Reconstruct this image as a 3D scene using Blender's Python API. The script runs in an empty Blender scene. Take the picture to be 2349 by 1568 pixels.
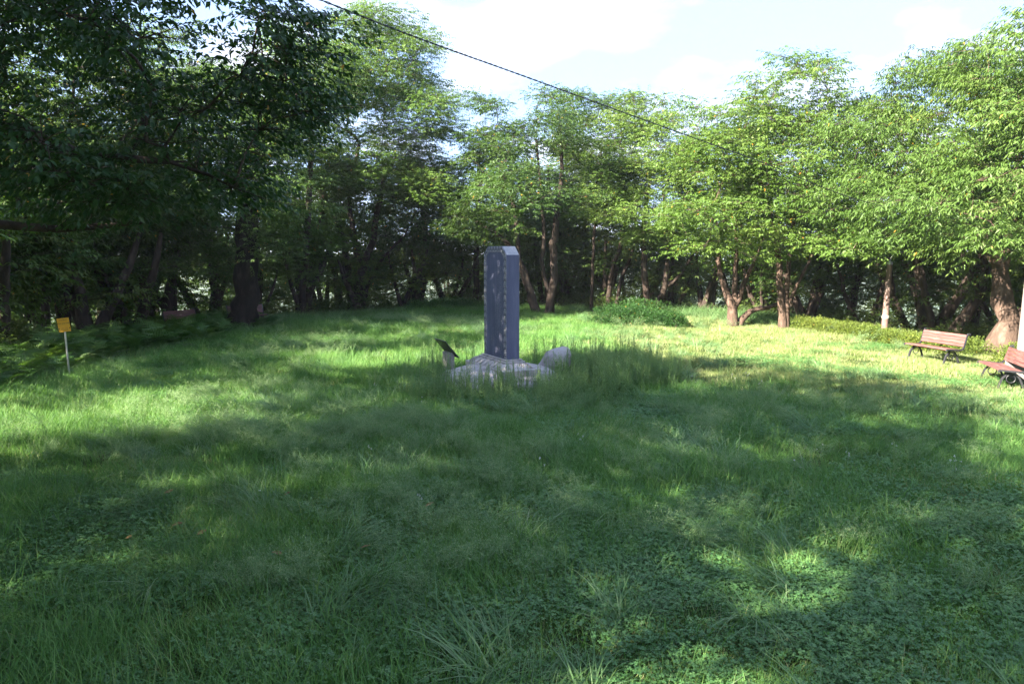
import bpy, bmesh, math, random
import numpy as np
from mathutils import Vector, Matrix

C = bpy.context.scene.collection
scene = bpy.context.scene
rad = math.radians

# ------------------------------------------------------------------ camera
CAM_H = 2.9
PITCH = rad(6.9)
F = 1696.0                       # focal length for a 2349 px wide picture (26 mm on 36 mm)
cam_d = bpy.data.cameras.new('camera')
cam_d.lens = 26.0
cam_d.sensor_width = 36.0
cam_d.clip_start = 0.1
cam_d.clip_end = 6000
cam = bpy.data.objects.new('camera', cam_d)
C.objects.link(cam)
cam.location = (0, 0, CAM_H)
cam.rotation_euler = (math.pi/2 - PITCH, 0, 0)
scene.camera = cam

# ------------------------------------------------------------------ light
SUN_AZ = math.atan2(-0.80, -0.60)      # azimuth of the sun measured from +Y towards +X
SUN_EL = rad(31)
world = bpy.data.worlds.new('World')
scene.world = world
world.use_nodes = True
wn, wl = world.node_tree.nodes, world.node_tree.links
wn.clear()
w_out = wn.new('ShaderNodeOutputWorld')
w_bg = wn.new('ShaderNodeBackground')
w_sky = wn.new('ShaderNodeTexSky')
w_sky.sky_type = 'NISHITA'
w_sky.sun_disc = False
w_sky.sun_elevation = SUN_EL
w_sky.sun_rotation = SUN_AZ
w_sky.altitude = 900
w_sky.air_density = 1.0
w_sky.dust_density = 0.3
w_sky.ozone_density = 3.5
w_bg.inputs['Strength'].default_value = 0.092
w_tc = wn.new('ShaderNodeTexCoord')
w_sep = wn.new('ShaderNodeSeparateXYZ')
wl.new(w_tc.outputs['Generated'], w_sep.inputs[0])
w_add = wn.new('ShaderNodeMath'); w_add.operation = 'ADD'; w_add.inputs[1].default_value = 0.25
wl.new(w_sep.outputs['Z'], w_add.inputs[0])
w_max = wn.new('ShaderNodeMath'); w_max.operation = 'MAXIMUM'; w_max.inputs[1].default_value = 0.05
wl.new(w_add.outputs[0], w_max.inputs[0])
w_dx = wn.new('ShaderNodeMath'); w_dx.operation = 'DIVIDE'
w_dy = wn.new('ShaderNodeMath'); w_dy.operation = 'DIVIDE'
wl.new(w_sep.outputs['X'], w_dx.inputs[0]); wl.new(w_max.outputs[0], w_dx.inputs[1])
wl.new(w_sep.outputs['Y'], w_dy.inputs[0]); wl.new(w_max.outputs[0], w_dy.inputs[1])
w_cmb = wn.new('ShaderNodeCombineXYZ')
wl.new(w_dx.outputs[0], w_cmb.inputs[0]); wl.new(w_dy.outputs[0], w_cmb.inputs[1])
w_cmb.inputs[2].default_value = 3.7
w_noise = wn.new('ShaderNodeTexNoise')
w_noise.inputs['Scale'].default_value = 1.9
w_noise.inputs['Detail'].default_value = 7
w_noise.inputs['Roughness'].default_value = 0.52
wl.new(w_cmb.outputs[0], w_noise.inputs['Vector'])
w_ramp = wn.new('ShaderNodeValToRGB')
w_ramp.color_ramp.elements[0].position = 0.47
w_ramp.color_ramp.elements[0].color = (0, 0, 0, 1)
w_ramp.color_ramp.elements[1].position = 0.64
w_ramp.color_ramp.elements[1].color = (0.8, 0.8, 0.8, 1)
wl.new(w_noise.outputs['Fac'], w_ramp.inputs[0])
w_mix = wn.new('ShaderNodeMix'); w_mix.data_type = 'RGBA'
wl.new(w_ramp.outputs[0], w_mix.inputs[0])
# a thin milky veil of high cloud over the whole sky
w_veil = wn.new('ShaderNodeMix'); w_veil.data_type = 'RGBA'
w_veil.inputs[0].default_value = 0.93
wl.new(w_sky.outputs[0], w_veil.inputs[6])
w_veil.inputs[7].default_value = (0.778, 1.087, 1.791, 1)
wl.new(w_veil.outputs[2], w_mix.inputs[6])
w_mix.inputs[7].default_value = (1.706, 1.759, 1.919, 1)
wl.new(w_mix.outputs[2], w_bg.inputs['Color'])
wl.new(w_bg.outputs[0], w_out.inputs[0])

sun_d = bpy.data.lights.new('sun', 'SUN')
sun_d.energy = 4.1
sun_d.angle = rad(0.53)
sun_d.color = (1.0, 0.91, 0.74)
sun = bpy.data.objects.new('sun', sun_d)
C.objects.link(sun)
S = Vector((math.sin(SUN_AZ)*math.cos(SUN_EL), math.cos(SUN_AZ)*math.cos(SUN_EL), math.sin(SUN_EL)))
sun.rotation_euler = (-S).to_track_quat('-Z', 'Y').to_euler()
sun.location = S * 50

scene.view_settings.view_transform = 'Standard'
scene.view_settings.look = 'None'
scene.view_settings.gamma = 1.0
scene.view_settings.use_curve_mapping = False
scene.view_settings.exposure = 3.5
cy_ = scene.cycles
cy_.max_bounces = 6
cy_.diffuse_bounces = 4
cy_.glossy_bounces = 2
cy_.transmission_bounces = 4
cy_.transparent_max_bounces = 4
cy_.volume_bounces = 0
cy_.caustics_reflective = False
cy_.caustics_refractive = False
cy_.use_denoising = True
cy_.denoising_prefilter = 'NONE'
cy_.use_adaptive_sampling = True
cy_.adaptive_threshold = 0.006

# ------------------------------------------------------------------ measuring helpers
cp, sp = math.cos(PITCH), math.sin(PITCH)
def ray(px, py):
    X = (px - 1174.5)/F; t = (784 - py)/F
    return Vector((X, cp + t*sp, t*cp - sp))
def at(px, py, D):
    """the place D metres ahead (along y) seen at that spot of the photograph"""
    d = ray(px, py); k = D/d.y
    return Vector((d.x*k, D, CAM_H + d.z*k))

# ------------------------------------------------------------------ noise
_rs = np.random.RandomState(5)
_lat = _rs.rand(256, 256)
def vnoise(x, y, s=1.0, o=0.0):
    x = np.asarray(x, float)/s + o*7.13 + 1000; y = np.asarray(y, float)/s + o*3.71 + 1000
    xi = np.floor(x).astype(int); yi = np.floor(y).astype(int)
    fx = x-xi; fy = y-yi
    fx = fx*fx*(3-2*fx); fy = fy*fy*(3-2*fy)
    a = _lat[xi % 256, yi % 256]; b = _lat[(xi+1) % 256, yi % 256]
    c = _lat[xi % 256, (yi+1) % 256]; d = _lat[(xi+1) % 256, (yi+1) % 256]
    return (a*(1-fx)+b*fx)*(1-fy) + (c*(1-fx)+d*fx)*fy
def sstep(a, b, x):
    t = np.clip((np.asarray(x, float)-a)/(b-a), 0, 1)
    return t*t*(3-2*t)

CX, CY, RX, RY = 1.0, 17.0, 13.6, 19.6
def rrf(x, y):
    return np.sqrt(((np.asarray(x, float)-CX)/RX)**2 + ((np.asarray(y, float)-CY)/RY)**2)
def gz(x, y):
    x = np.asarray(x, float); y = np.asarray(y, float)
    rr = rrf(x, y)
    z = 0.18*(vnoise(x, y, 4.5, 1)-.5) + 0.13*(vnoise(x, y, 1.5, 2)-.5) + .05*(vnoise(x, y, .6, 6)-.5)
    flat = sstep(0, 2.6, np.hypot(x+.2, y-16.2))
    z = z*flat
    z = z + 0.35*np.exp(-(((x+2.6)/2.2)**2 + ((y-33.5)/2.0)**2))
    d = np.clip(rr-1.14, 0, None)*16
    z = z - 62*(1-np.exp(-(d**1.25)/200.0))
    R = np.hypot(x, y)
    ang = np.arctan2(x, y)
    ridge = 40 + 26*vnoise(ang*9+20, R*0+3, 1.0, 3) + 10*vnoise(ang*40+9, R*.004, 1.0, 4)
    z = z + sstep(500, 1500, R)*ridge
    return z
def gz1(x, y):
    return float(gz(np.array([x]), np.array([y]))[0])

# ------------------------------------------------------------------ mesh helpers
def mk_mesh(name, V, F3, mat, rnd=None, smooth=False):
    """V (n,3); F3 (m,3) triangles or (m,4) quads, or a list of both"""
    me = bpy.data.meshes.new(name)
    V = np.ascontiguousarray(V, np.float32)
    Fs = F3 if isinstance(F3, list) else [F3]
    Fs = [np.asarray(f, np.int32) for f in Fs if len(f)]
    me.vertices.add(len(V)); me.vertices.foreach_set('co', V.ravel())
    nl = sum(f.size for f in Fs); npoly = sum(len(f) for f in Fs)
    me.loops.add(nl); me.loops.foreach_set('vertex_index', np.concatenate([f.ravel() for f in Fs]))
    me.polygons.add(npoly)
    tot = np.concatenate([np.full(len(f), f.shape[1], np.int32) for f in Fs])
    st = np.concatenate([[0], np.cumsum(tot)[:-1]]).astype(np.int32)
    me.polygons.foreach_set('loop_start', st)
    me.polygons.foreach_set('loop_total', tot)
    if smooth:
        me.polygons.foreach_set('use_smooth', np.ones(npoly, bool))
    if rnd is not None:
        at_ = me.attributes.new('rnd', 'FLOAT', 'POINT')
        at_.data.foreach_set('value', np.ascontiguousarray(rnd, np.float32))
    me.update(calc_edges=True)
    if mat is not None:
        for m in (mat if isinstance(mat, (list, tuple)) else [mat]):
            me.materials.append(m)
    return me
def link(name, me, parent=None, loc=(0, 0, 0), rot=(0, 0, 0)):
    o = bpy.data.objects.new(name, me)
    C.objects.link(o)
    o.location = loc; o.rotation_euler = rot
    if parent is not None:
        o.parent = parent
    return o
def tag(o, label=None, cat=None, group=None, kind=None):
    if label: o['label'] = label
    if cat: o['category'] = cat
    if group: o['group'] = group
    if kind: o['kind'] = kind
    return o
def empty(name, loc, label, cat, group=None, rotz=0, rot=None):
    o = bpy.data.objects.new(name, None)
    o.empty_display_size = .2
    C.objects.link(o)
    o.location = loc
    o.rotation_euler = rot if rot else (0, 0, rotz)
    return tag(o, label, cat, group)
def bm_obj(name, bm, mat, parent=None, loc=(0, 0, 0), rot=(0, 0, 0), smooth=False):
    me = bpy.data.meshes.new(name)
    bm.to_mesh(me); bm.free()
    for m in (mat if isinstance(mat, (list, tuple)) else [mat]):
        me.materials.append(m)
    if smooth:
        for p in me.polygons: p.use_smooth = True
    return link(name, me, parent, loc, rot)
def box_bm(size, bevel=0.0, seg=1, bm=None, mtx=None):
    b = bmesh.new()
    bmesh.ops.create_cube(b, size=1.0)
    bmesh.ops.scale(b, vec=size, verts=b.verts)
    if bevel:
        bmesh.ops.bevel(b, geom=b.edges[:], offset=bevel, segments=seg, affect='EDGES', profile=.6)
    if mtx is not None:
        bmesh.ops.transform(b, matrix=mtx, verts=b.verts)
    if bm is None:
        return b
    me = bpy.data.meshes.new('tmp'); b.to_mesh(me); b.free(); bm.from_mesh(me); bpy.data.meshes.remove(me)
    return bm
def loft(sections, closed_ends=True):
    """rings: list of (n,3) arrays with the same n; returns bmesh"""
    b = bmesh.new(); prev = None
    for ring in sections:
        vs = [b.verts.new(p) for p in ring]
        if prev:
            n = len(vs)
            for i in range(n):
                b.faces.new((prev[i], prev[(i+1) % n], vs[(i+1) % n], vs[i]))
        else:
            first = vs
        prev = vs
    if closed_ends:
        b.faces.new(list(reversed(first))); b.faces.new(prev)
    bmesh.ops.recalc_face_normals(b, faces=b.faces)
    return b
def sweep_rect(pts, w, t, axis=Vector((1, 0, 0))):
    """rectangular bar swept along pts; w across `axis`, t in the bending plane"""
    rings = []
    n = len(pts)
    for i, p in enumerate(pts):
        p = Vector(p)
        d = (Vector(pts[min(i+1, n-1)]) - Vector(pts[max(i-1, 0)])).normalized()
        nn = d.cross(axis).normalized()
        rings.append([p+axis*w/2+nn*t/2, p-axis*w/2+nn*t/2, p-axis*w/2-nn*t/2, p+axis*w/2-nn*t/2])
    return loft(rings)
def join_bm(*bms):
    out = bmesh.new()
    for b in bms:
        me = bpy.data.meshes.new('tmp'); b.to_mesh(me); b.free(); out.from_mesh(me); bpy.data.meshes.remove(me)
    return out

def tubes(paths):
    """paths: list of (pts (n,3), radii (n,), sides); returns V, quads"""
    Vs, Fs = [], []; off = 0
    for pts, rr_, sides in paths:
        pts = np.asarray(pts, float); n = len(pts)
        if n < 2: continue
        d = np.gradient(pts, axis=0)
        d /= (np.linalg.norm(d, axis=1, keepdims=True)+1e-9)
        ref = np.array([0.31, 0.17, 0.93]) if abs(d[:, 2]).mean() < .8 else np.array([1.0, .1, 0.05])
        a = np.cross(d, ref); a /= (np.linalg.norm(a, axis=1, keepdims=True)+1e-9)
        b = np.cross(d, a)
        th = np.arange(sides)*2*math.pi/sides
        ring = pts[:, None, :] + np.asarray(rr_)[:, None, None]*(np.cos(th)[None, :, None]*a[:, None, :] + np.sin(th)[None, :, None]*b[:, None, :])
        Vs.append(ring.reshape(-1, 3))
        i = np.arange(n-1)[:, None]*sides; j = np.arange(sides)[None, :]; k = (j+1) % sides
        q = np.stack([i+j, i+k, i+sides+k, i+sides+j], -1).reshape(-1, 4) + off
        Fs.append(q); off += n*sides
    return np.concatenate(Vs), np.concatenate(Fs)

# ------------------------------------------------------------------ materials
def new_mat(name):
    m = bpy.data.materials.new(name); m.use_nodes = True
    nt = m.node_tree
    for n in list(nt.nodes):
        if n.type != 'OUTPUT_MATERIAL': nt.nodes.remove(n)
    out = next(n for n in nt.nodes if n.type == 'OUTPUT_MATERIAL')
    return m, nt, out
def ramp_node(nt, cols, interp='LINEAR'):
    r = nt.nodes.new('ShaderNodeValToRGB')
    e = r.color_ramp.elements
    while len(e) < len(cols): e.new(0.5)
    for el, (p, c) in zip(e, cols):
        el.position = p; el.color = (c[0], c[1], c[2], 1)
    r.color_ramp.interpolation = interp
    return r
def math_node(nt, op, a, b):
    n = nt.nodes.new('ShaderNodeMath'); n.operation = op
    for i, v in enumerate((a, b)):
        if isinstance(v, (int, float)): n.inputs[i].default_value = v
        else: nt.links.new(v, n.inputs[i])
    return n.outputs[0]
def foliage_mat(name, cols, trans=.4, tcol=(1.15, 1.25, .55), rough=.5, spec=.35, nscale=.35, w=(.55, .2, .25)):
    m, nt, out = new_mat(name)
    at_ = nt.nodes.new('ShaderNodeAttribute'); at_.attribute_name = 'rnd'
    oi = nt.nodes.new('ShaderNodeObjectInfo')
    geo = nt.nodes.new('ShaderNodeNewGeometry')
    nz = nt.nodes.new('ShaderNodeTexNoise'); nz.inputs['Scale'].default_value = nscale; nz.inputs['Detail'].default_value = 2
    nt.links.new(geo.outputs['Position'], nz.inputs['Vector'])
    nzs = math_node(nt, 'MULTIPLY', math_node(nt, 'SUBTRACT', nz.outputs['Fac'], .5), 2.2)
    f = math_node(nt, 'ADD', math_node(nt, 'MULTIPLY', at_.outputs['Fac'], w[0]),
                  math_node(nt, 'ADD', math_node(nt, 'MULTIPLY', oi.outputs['Random'], w[1]),
                            math_node(nt, 'MULTIPLY', math_node(nt, 'ADD', nzs, .5), w[2])))
    r = ramp_node(nt, cols)
    nt.links.new(f, r.inputs[0])
    # a few leaves have already turned
    r2 = ramp_node(nt, [(0, (0, 0, 0)), (.9935, (0, 0, 0)), (.9945, (1, 1, 1))])
    nt.links.new(at_.outputs['Fac'], r2.inputs[0])
    mx = nt.nodes.new('ShaderNodeMix'); mx.data_type = 'RGBA'
    nt.links.new(r2.outputs[0], mx.inputs[0]); nt.links.new(r.outputs[0], mx.inputs[6])
    mx.inputs[7].default_value = (.42, .22, .03, 1)
    pb = nt.nodes.new('ShaderNodeBsdfPrincipled')
    pb.inputs['Roughness'].default_value = rough
    pb.inputs['Specular IOR Level'].default_value = spec
    nt.links.new(mx.outputs[2], pb.inputs['Base Color'])
    tr = nt.nodes.new('ShaderNodeBsdfTranslucent')
    mu = nt.nodes.new('ShaderNodeMix'); mu.data_type = 'RGBA'; mu.blend_type = 'MULTIPLY'; mu.inputs[0].default_value = 1
    nt.links.new(mx.outputs[2], mu.inputs[6]); mu.inputs[7].default_value = (*tcol, 1)
    nt.links.new(mu.outputs[2], tr.inputs['Color'])
    ms = nt.nodes.new('ShaderNodeMixShader'); ms.inputs[0].default_value = trans
    nt.links.new(pb.outputs[0], ms.inputs[1]); nt.links.new(tr.outputs[0], ms.inputs[2])
    nt.links.new(ms.outputs[0], out.inputs[0])
    return m
def solid_mat(name, cols, rough=.7, scale=8, detail=5, bump=.3, bscale=None, spec=.4, metal=0, stretch=(1, 1, 1), bdist=.01, coords='Object'):
    m, nt, out = new_mat(name)
    tc = nt.nodes.new('ShaderNodeTexCoord')
    mp = nt.nodes.new('ShaderNodeMapping'); mp.inputs['Scale'].default_value = stretch
    nt.links.new(tc.outputs[coords], mp.inputs[0])
    nz = nt.nodes.new('ShaderNodeTexNoise'); nz.inputs['Scale'].default_value = scale; nz.inputs['Detail'].default_value = detail
    nz.inputs['Roughness'].default_value = .62
    nt.links.new(mp.outputs[0], nz.inputs['Vector'])
    r = ramp_node(nt, cols); nt.links.new(nz.outputs['Fac'], r.inputs[0])
    pb = nt.nodes.new('ShaderNodeBsdfPrincipled')
    nt.links.new(r.outputs[0], pb.inputs['Base Color'])
    pb.inputs['Roughness'].default_value = rough; pb.inputs['Specular IOR Level'].default_value = spec
    pb.inputs['Metallic'].default_value = metal
    if bump:
        n2 = nt.nodes.new('ShaderNodeTexNoise'); n2.inputs['Scale'].default_value = bscale or scale*3; n2.inputs['Detail'].default_value = 6
        nt.links.new(mp.outputs[0], n2.inputs['Vector'])
        bp = nt.nodes.new('ShaderNodeBump'); bp.inputs['Strength'].default_value = bump; bp.inputs['Distance'].default_value = bdist
        nt.links.new(n2.outputs['Fac'], bp.inputs['Height']); nt.links.new(bp.outputs[0], pb.inputs['Normal'])
    nt.links.new(pb.outputs[0], out.inputs[0])
    return m

M = {}
M['bark'] = solid_mat('cherry_bark', [(.3, (.018, .013, .011)), (.55, (.050, .036, .030)), (.75, (.11, .082, .070))], .85, 5, 8, .8, 16, .2, stretch=(1, 1, .35), bdist=.04)
M['bark_dark'] = solid_mat('black_bark', [(.3, (.008, .006, .005)), (.55, (.020, .015, .013)), (.75, (.05, .04, .036))], .9, 6, 8, .9, 14, .15, stretch=(1, 1, .35), bdist=.05)
M['bark_pale'] = solid_mat('reddish_bark', [(.3, (.035, .024, .019)), (.55, (.085, .056, .044)), (.75, (.16, .115, .095))], .85, 6, 8, .7, 18, .2, stretch=(1, 1, .5), bdist=.03)
M['leaf'] = foliage_mat('cherry_leaf', [(.1, (.028, .062, .014)), (.45, (.050, .098, .022)), (.8, (.085, .135, .032))])
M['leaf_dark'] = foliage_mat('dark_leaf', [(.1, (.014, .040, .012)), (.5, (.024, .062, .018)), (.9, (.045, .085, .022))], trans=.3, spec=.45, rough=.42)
M['leaf_bright'] = foliage_mat('bright_leaf', [(.1, (.045, .095, .016)), (.5, (.085, .150, .028)), (.9, (.13, .185, .042))])
M['leaf_pale'] = foliage_mat('pale_long_leaf', [(.1, (.045, .095, .018)), (.5, (.080, .140, .028)), (.9, (.13, .18, .045))], rough=.5)
M['hedge'] = foliage_mat('hedge_leaf', [(.1, (.07, .12, .022)), (.5, (.14, .185, .035)), (.9, (.24, .24, .055))], trans=.3)
M['shrub'] = foliage_mat('shrub_leaf', [(.1, (.018, .060, .014)), (.5, (.035, .095, .022)), (.9, (.06, .12, .03))], trans=.3)
M['under'] = foliage_mat('undergrowth_leaf', [(.1, (.035, .070, .014)), (.5, (.065, .110, .024)), (.9, (.12, .14, .036))], trans=.42)
M['grass'] = foliage_mat('grass_blade', [(.05, (.045, .12, .026)), (.45, (.090, .205, .050)), (.75, (.14, .25, .070)), (.97, (.26, .28, .13))], trans=.35, nscale=.5, rough=.6, spec=.2)
M['dry_lit'] = foliage_mat('straw_and_sunlight_grass', [(.05, (.10, .16, .04)), (.4, (.18, .235, .08)), (.7, (.255, .28, .125)), (.97, (.36, .33, .20))], trans=.35, nscale=.5, rough=.5)  # straw-coloured grass, its colour also lightened to brighten the sunlit lawn
M['long'] = foliage_mat('long_grass_blade', [(.05, (.045, .11, .035)), (.5, (.105, .20, .075)), (.82, (.19, .26, .13)), (.97, (.36, .33, .20))], trans=.3, nscale=.4, rough=.5, spec=.3)
M['clover'] = foliage_mat('clover_leaf', [(.05, (.040, .11, .032)), (.5, (.075, .18, .055)), (.9, (.12, .22, .07))], trans=.3, nscale=.8, rough=.45)
M['seed'] = foliage_mat('seed_head', [(.1, (.10, .19, .075)), (.5, (.17, .27, .12)), (.9, (.32, .37, .22))], trans=.3, w=(.8, .1, .1))
M['weed'] = foliage_mat('weed_leaf', [(.1, (.075, .16, .050)), (.5, (.14, .24, .085)), (.9, (.24, .31, .14))], trans=.35)
M['fern'] = foliage_mat('fern_leaf', [(.1, (.030, .085, .018)), (.5, (.055, .125, .026)), (.9, (.10, .16, .035))], trans=.35)
M['white'] = foliage_mat('white_flower', [(.1, (.55, .55, .5)), (.9, (.75, .75, .7))], trans=.2, tcol=(1, 1, 1))

# ------------------------------------------------------------------ ground
def terrain():
    radii = np.concatenate([np.linspace(0, 1.1, 56)[1:], np.linspace(1.12, 2.2, 40), np.geomspace(2.3, 160, 60)])
    na = 240
    a = np.arange(na)*2*math.pi/na
    X = [np.array([CX])]; Y = [np.array([CY])]
    for r in radii:
        X.append(CX + r*RX*np.cos(a)); Y.append(CY + r*RY*np.sin(a))
    x = np.concatenate(X); y = np.concatenate(Y)
    V = np.stack([x, y, gz(x, y)], 1)
    tri = np.array([[0, 1+i, 1+(i+1) % na] for i in range(na)])
    nr = len(radii)
    i = (1 + np.arange(nr-1)*na)[:, None]; j = np.arange(na)[None, :]; k = (j+1) % na
    q = np.stack([i+j, i+na+j, i+na+k, i+k], -1).reshape(-1, 4)
    m, nt, out = new_mat('ground_soil_and_woods')
    geo = nt.nodes.new('ShaderNodeNewGeometry')
    n1 = nt.nodes.new('ShaderNodeTexNoise'); n1.inputs['Scale'].default_value = .9; n1.inputs['Detail'].default_value = 8
    nt.links.new(geo.outputs['Position'], n1.inputs['Vector'])
    r1 = ramp_node(nt, [(.3, (.020, .028, .010)), (.5, (.034, .055, .016)), (.7, (.055, .085, .024))])
    nt.links.new(n1.outputs['Fac'], r1.inputs[0])
    n2 = nt.nodes.new('ShaderNodeTexNoise'); n2.inputs['Scale'].default_value = .045; n2.inputs['Detail'].default_value = 9
    nt.links.new(geo.outputs['Position'], n2.inputs['Vector'])
    r2 = ramp_node(nt, [(.3, (.018, .040, .014)), (.5, (.040, .075, .022)), (.62, (.075, .105, .035)), (.72, (.16, .16, .11))])
    nt.links.new(n2.outputs['Fac'], r2.inputs[0])
    sep = nt.nodes.new('ShaderNodeSeparateXYZ'); nt.links.new(geo.outputs['Position'], sep.inputs[0])
    mr = nt.nodes.new('ShaderNodeMapRange'); mr.inputs['From Min'].default_value = -6; mr.inputs['From Max'].default_value = -20
    nt.links.new(sep.outputs['Z'], mr.inputs['Value'])
    mx = nt.nodes.new('ShaderNodeMix'); mx.data_type = 'RGBA'
    nt.links.new(mr.outputs[0], mx.inputs[0]); nt.links.new(r1.outputs[0], mx.inputs[6]); nt.links.new(r2.outputs[0], mx.inputs[7])
    pb = nt.nodes.new('ShaderNodeBsdfPrincipled'); pb.inputs['Roughness'].default_value = .95; pb.inputs['Specular IOR Level'].default_value = .1
    nt.links.new(mx.outputs[2], pb.inputs['Base Color'])
    n3 = nt.nodes.new('ShaderNodeTexNoise'); n3.inputs['Scale'].default_value = 14; n3.inputs['Detail'].default_value = 5
    nt.links.new(geo.outputs['Position'], n3.inputs['Vector'])
    bp = nt.nodes.new('ShaderNodeBump'); bp.inputs['Distance'].default_value = .05
    nt.links.new(n3.outputs['Fac'], bp.inputs['Height']); nt.links.new(bp.outputs[0], pb.inputs['Normal'])
    nt.links.new(pb.outputs[0], out.inputs[0])
    me = mk_mesh('ground', V, [tri, q], m, smooth=True)
    o = link('ground', me)
    tag(o, kind='structure')
terrain()

# ------------------------------------------------------------------ leaves and trees
def nrmz(v):
    return v/(np.linalg.norm(v, axis=-1, keepdims=True)+1e-9)
def make_leaves(rng, P, D, crnd, K=9, L=.36, ln=.11, wd=.036, droop=.5, spread=.75):
    """P,D (N,3): sprays of K leaves along twigs of length L"""
    N = len(P)
    D = nrmz(D)
    t = (np.arange(K)+.5)/K
    t = t[None, :, None] + rng.uniform(-.05, .05, (N, K, 1))
    Ls = L*rng.uniform(.7, 1.25, (N, 1, 1))
    up = np.array([0, 0, 1.0])
    side = nrmz(np.cross(D, up[None, :]) + 1e-4)
    sgn = np.where(np.arange(K) % 2 == 0, 1, -1)[None, :, None]
    down = -up[None, None, :]
    base = P[:, None, :] + D[:, None, :]*t*Ls + down*(droop*.35*(t**2)*Ls)
    ld = .6*D[:, None, :] + spread*side[:, None, :]*sgn + down*droop + rng.normal(0, .28, (N, K, 3))
    ld = nrmz(ld)
    nr = up[None, None, :] + rng.normal(0, .45, (N, K, 3))
    nr = nr - (nr*ld).sum(-1, keepdims=True)*ld
    nr = nrmz(nr)
    wv = np.cross(ld, nr)
    sc = rng.uniform(.65, 1.2, (N, K, 1))
    ln_ = ln*sc; wd_ = wd*sc
    b = base
    mid = base + ld*ln_*.45
    l = mid + wv*wd_*.5 + nr*wd_*.16
    r = mid - wv*wd_*.5 + nr*wd_*.16
    tip = base + ld*ln_ + down*ln_*.14
    V = np.stack([b, r, tip, l], 2).reshape(-1, 3)
    n = N*K
    i = np.arange(n)*4
    Fc = np.concatenate([np.stack([i, i+1, i+2], 1), np.stack([i, i+2, i+3], 1)])
    rn = np.clip(.45*np.repeat(crnd, K) + .55*rng.rand(n), 0, .99)
    turned = rng.rand(n) < .003
    rn = np.where(turned, 1.0, rn)
    return V, Fc, np.repeat(rn, 4)

def catmull(pts, step):
    pts = np.asarray(pts, float)
    out = []
    n = len(pts)
    for i in range(n-1):
        p0 = pts[max(i-1, 0)]; p1 = pts[i]; p2 = pts[i+1]; p3 = pts[min(i+2, n-1)]
        m = max(1, int(np.linalg.norm(p2[:3]-p1[:3])/step))
        for k in range(m):
            t = k/m
            out.append(.5*((2*p1)+(-p0+p2)*t+(2*p0-5*p1+4*p2-p3)*t*t+(-p0+3*p1-3*p2+p3)*t**3))
    out.append(pts[-1])
    return np.array(out)

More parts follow.
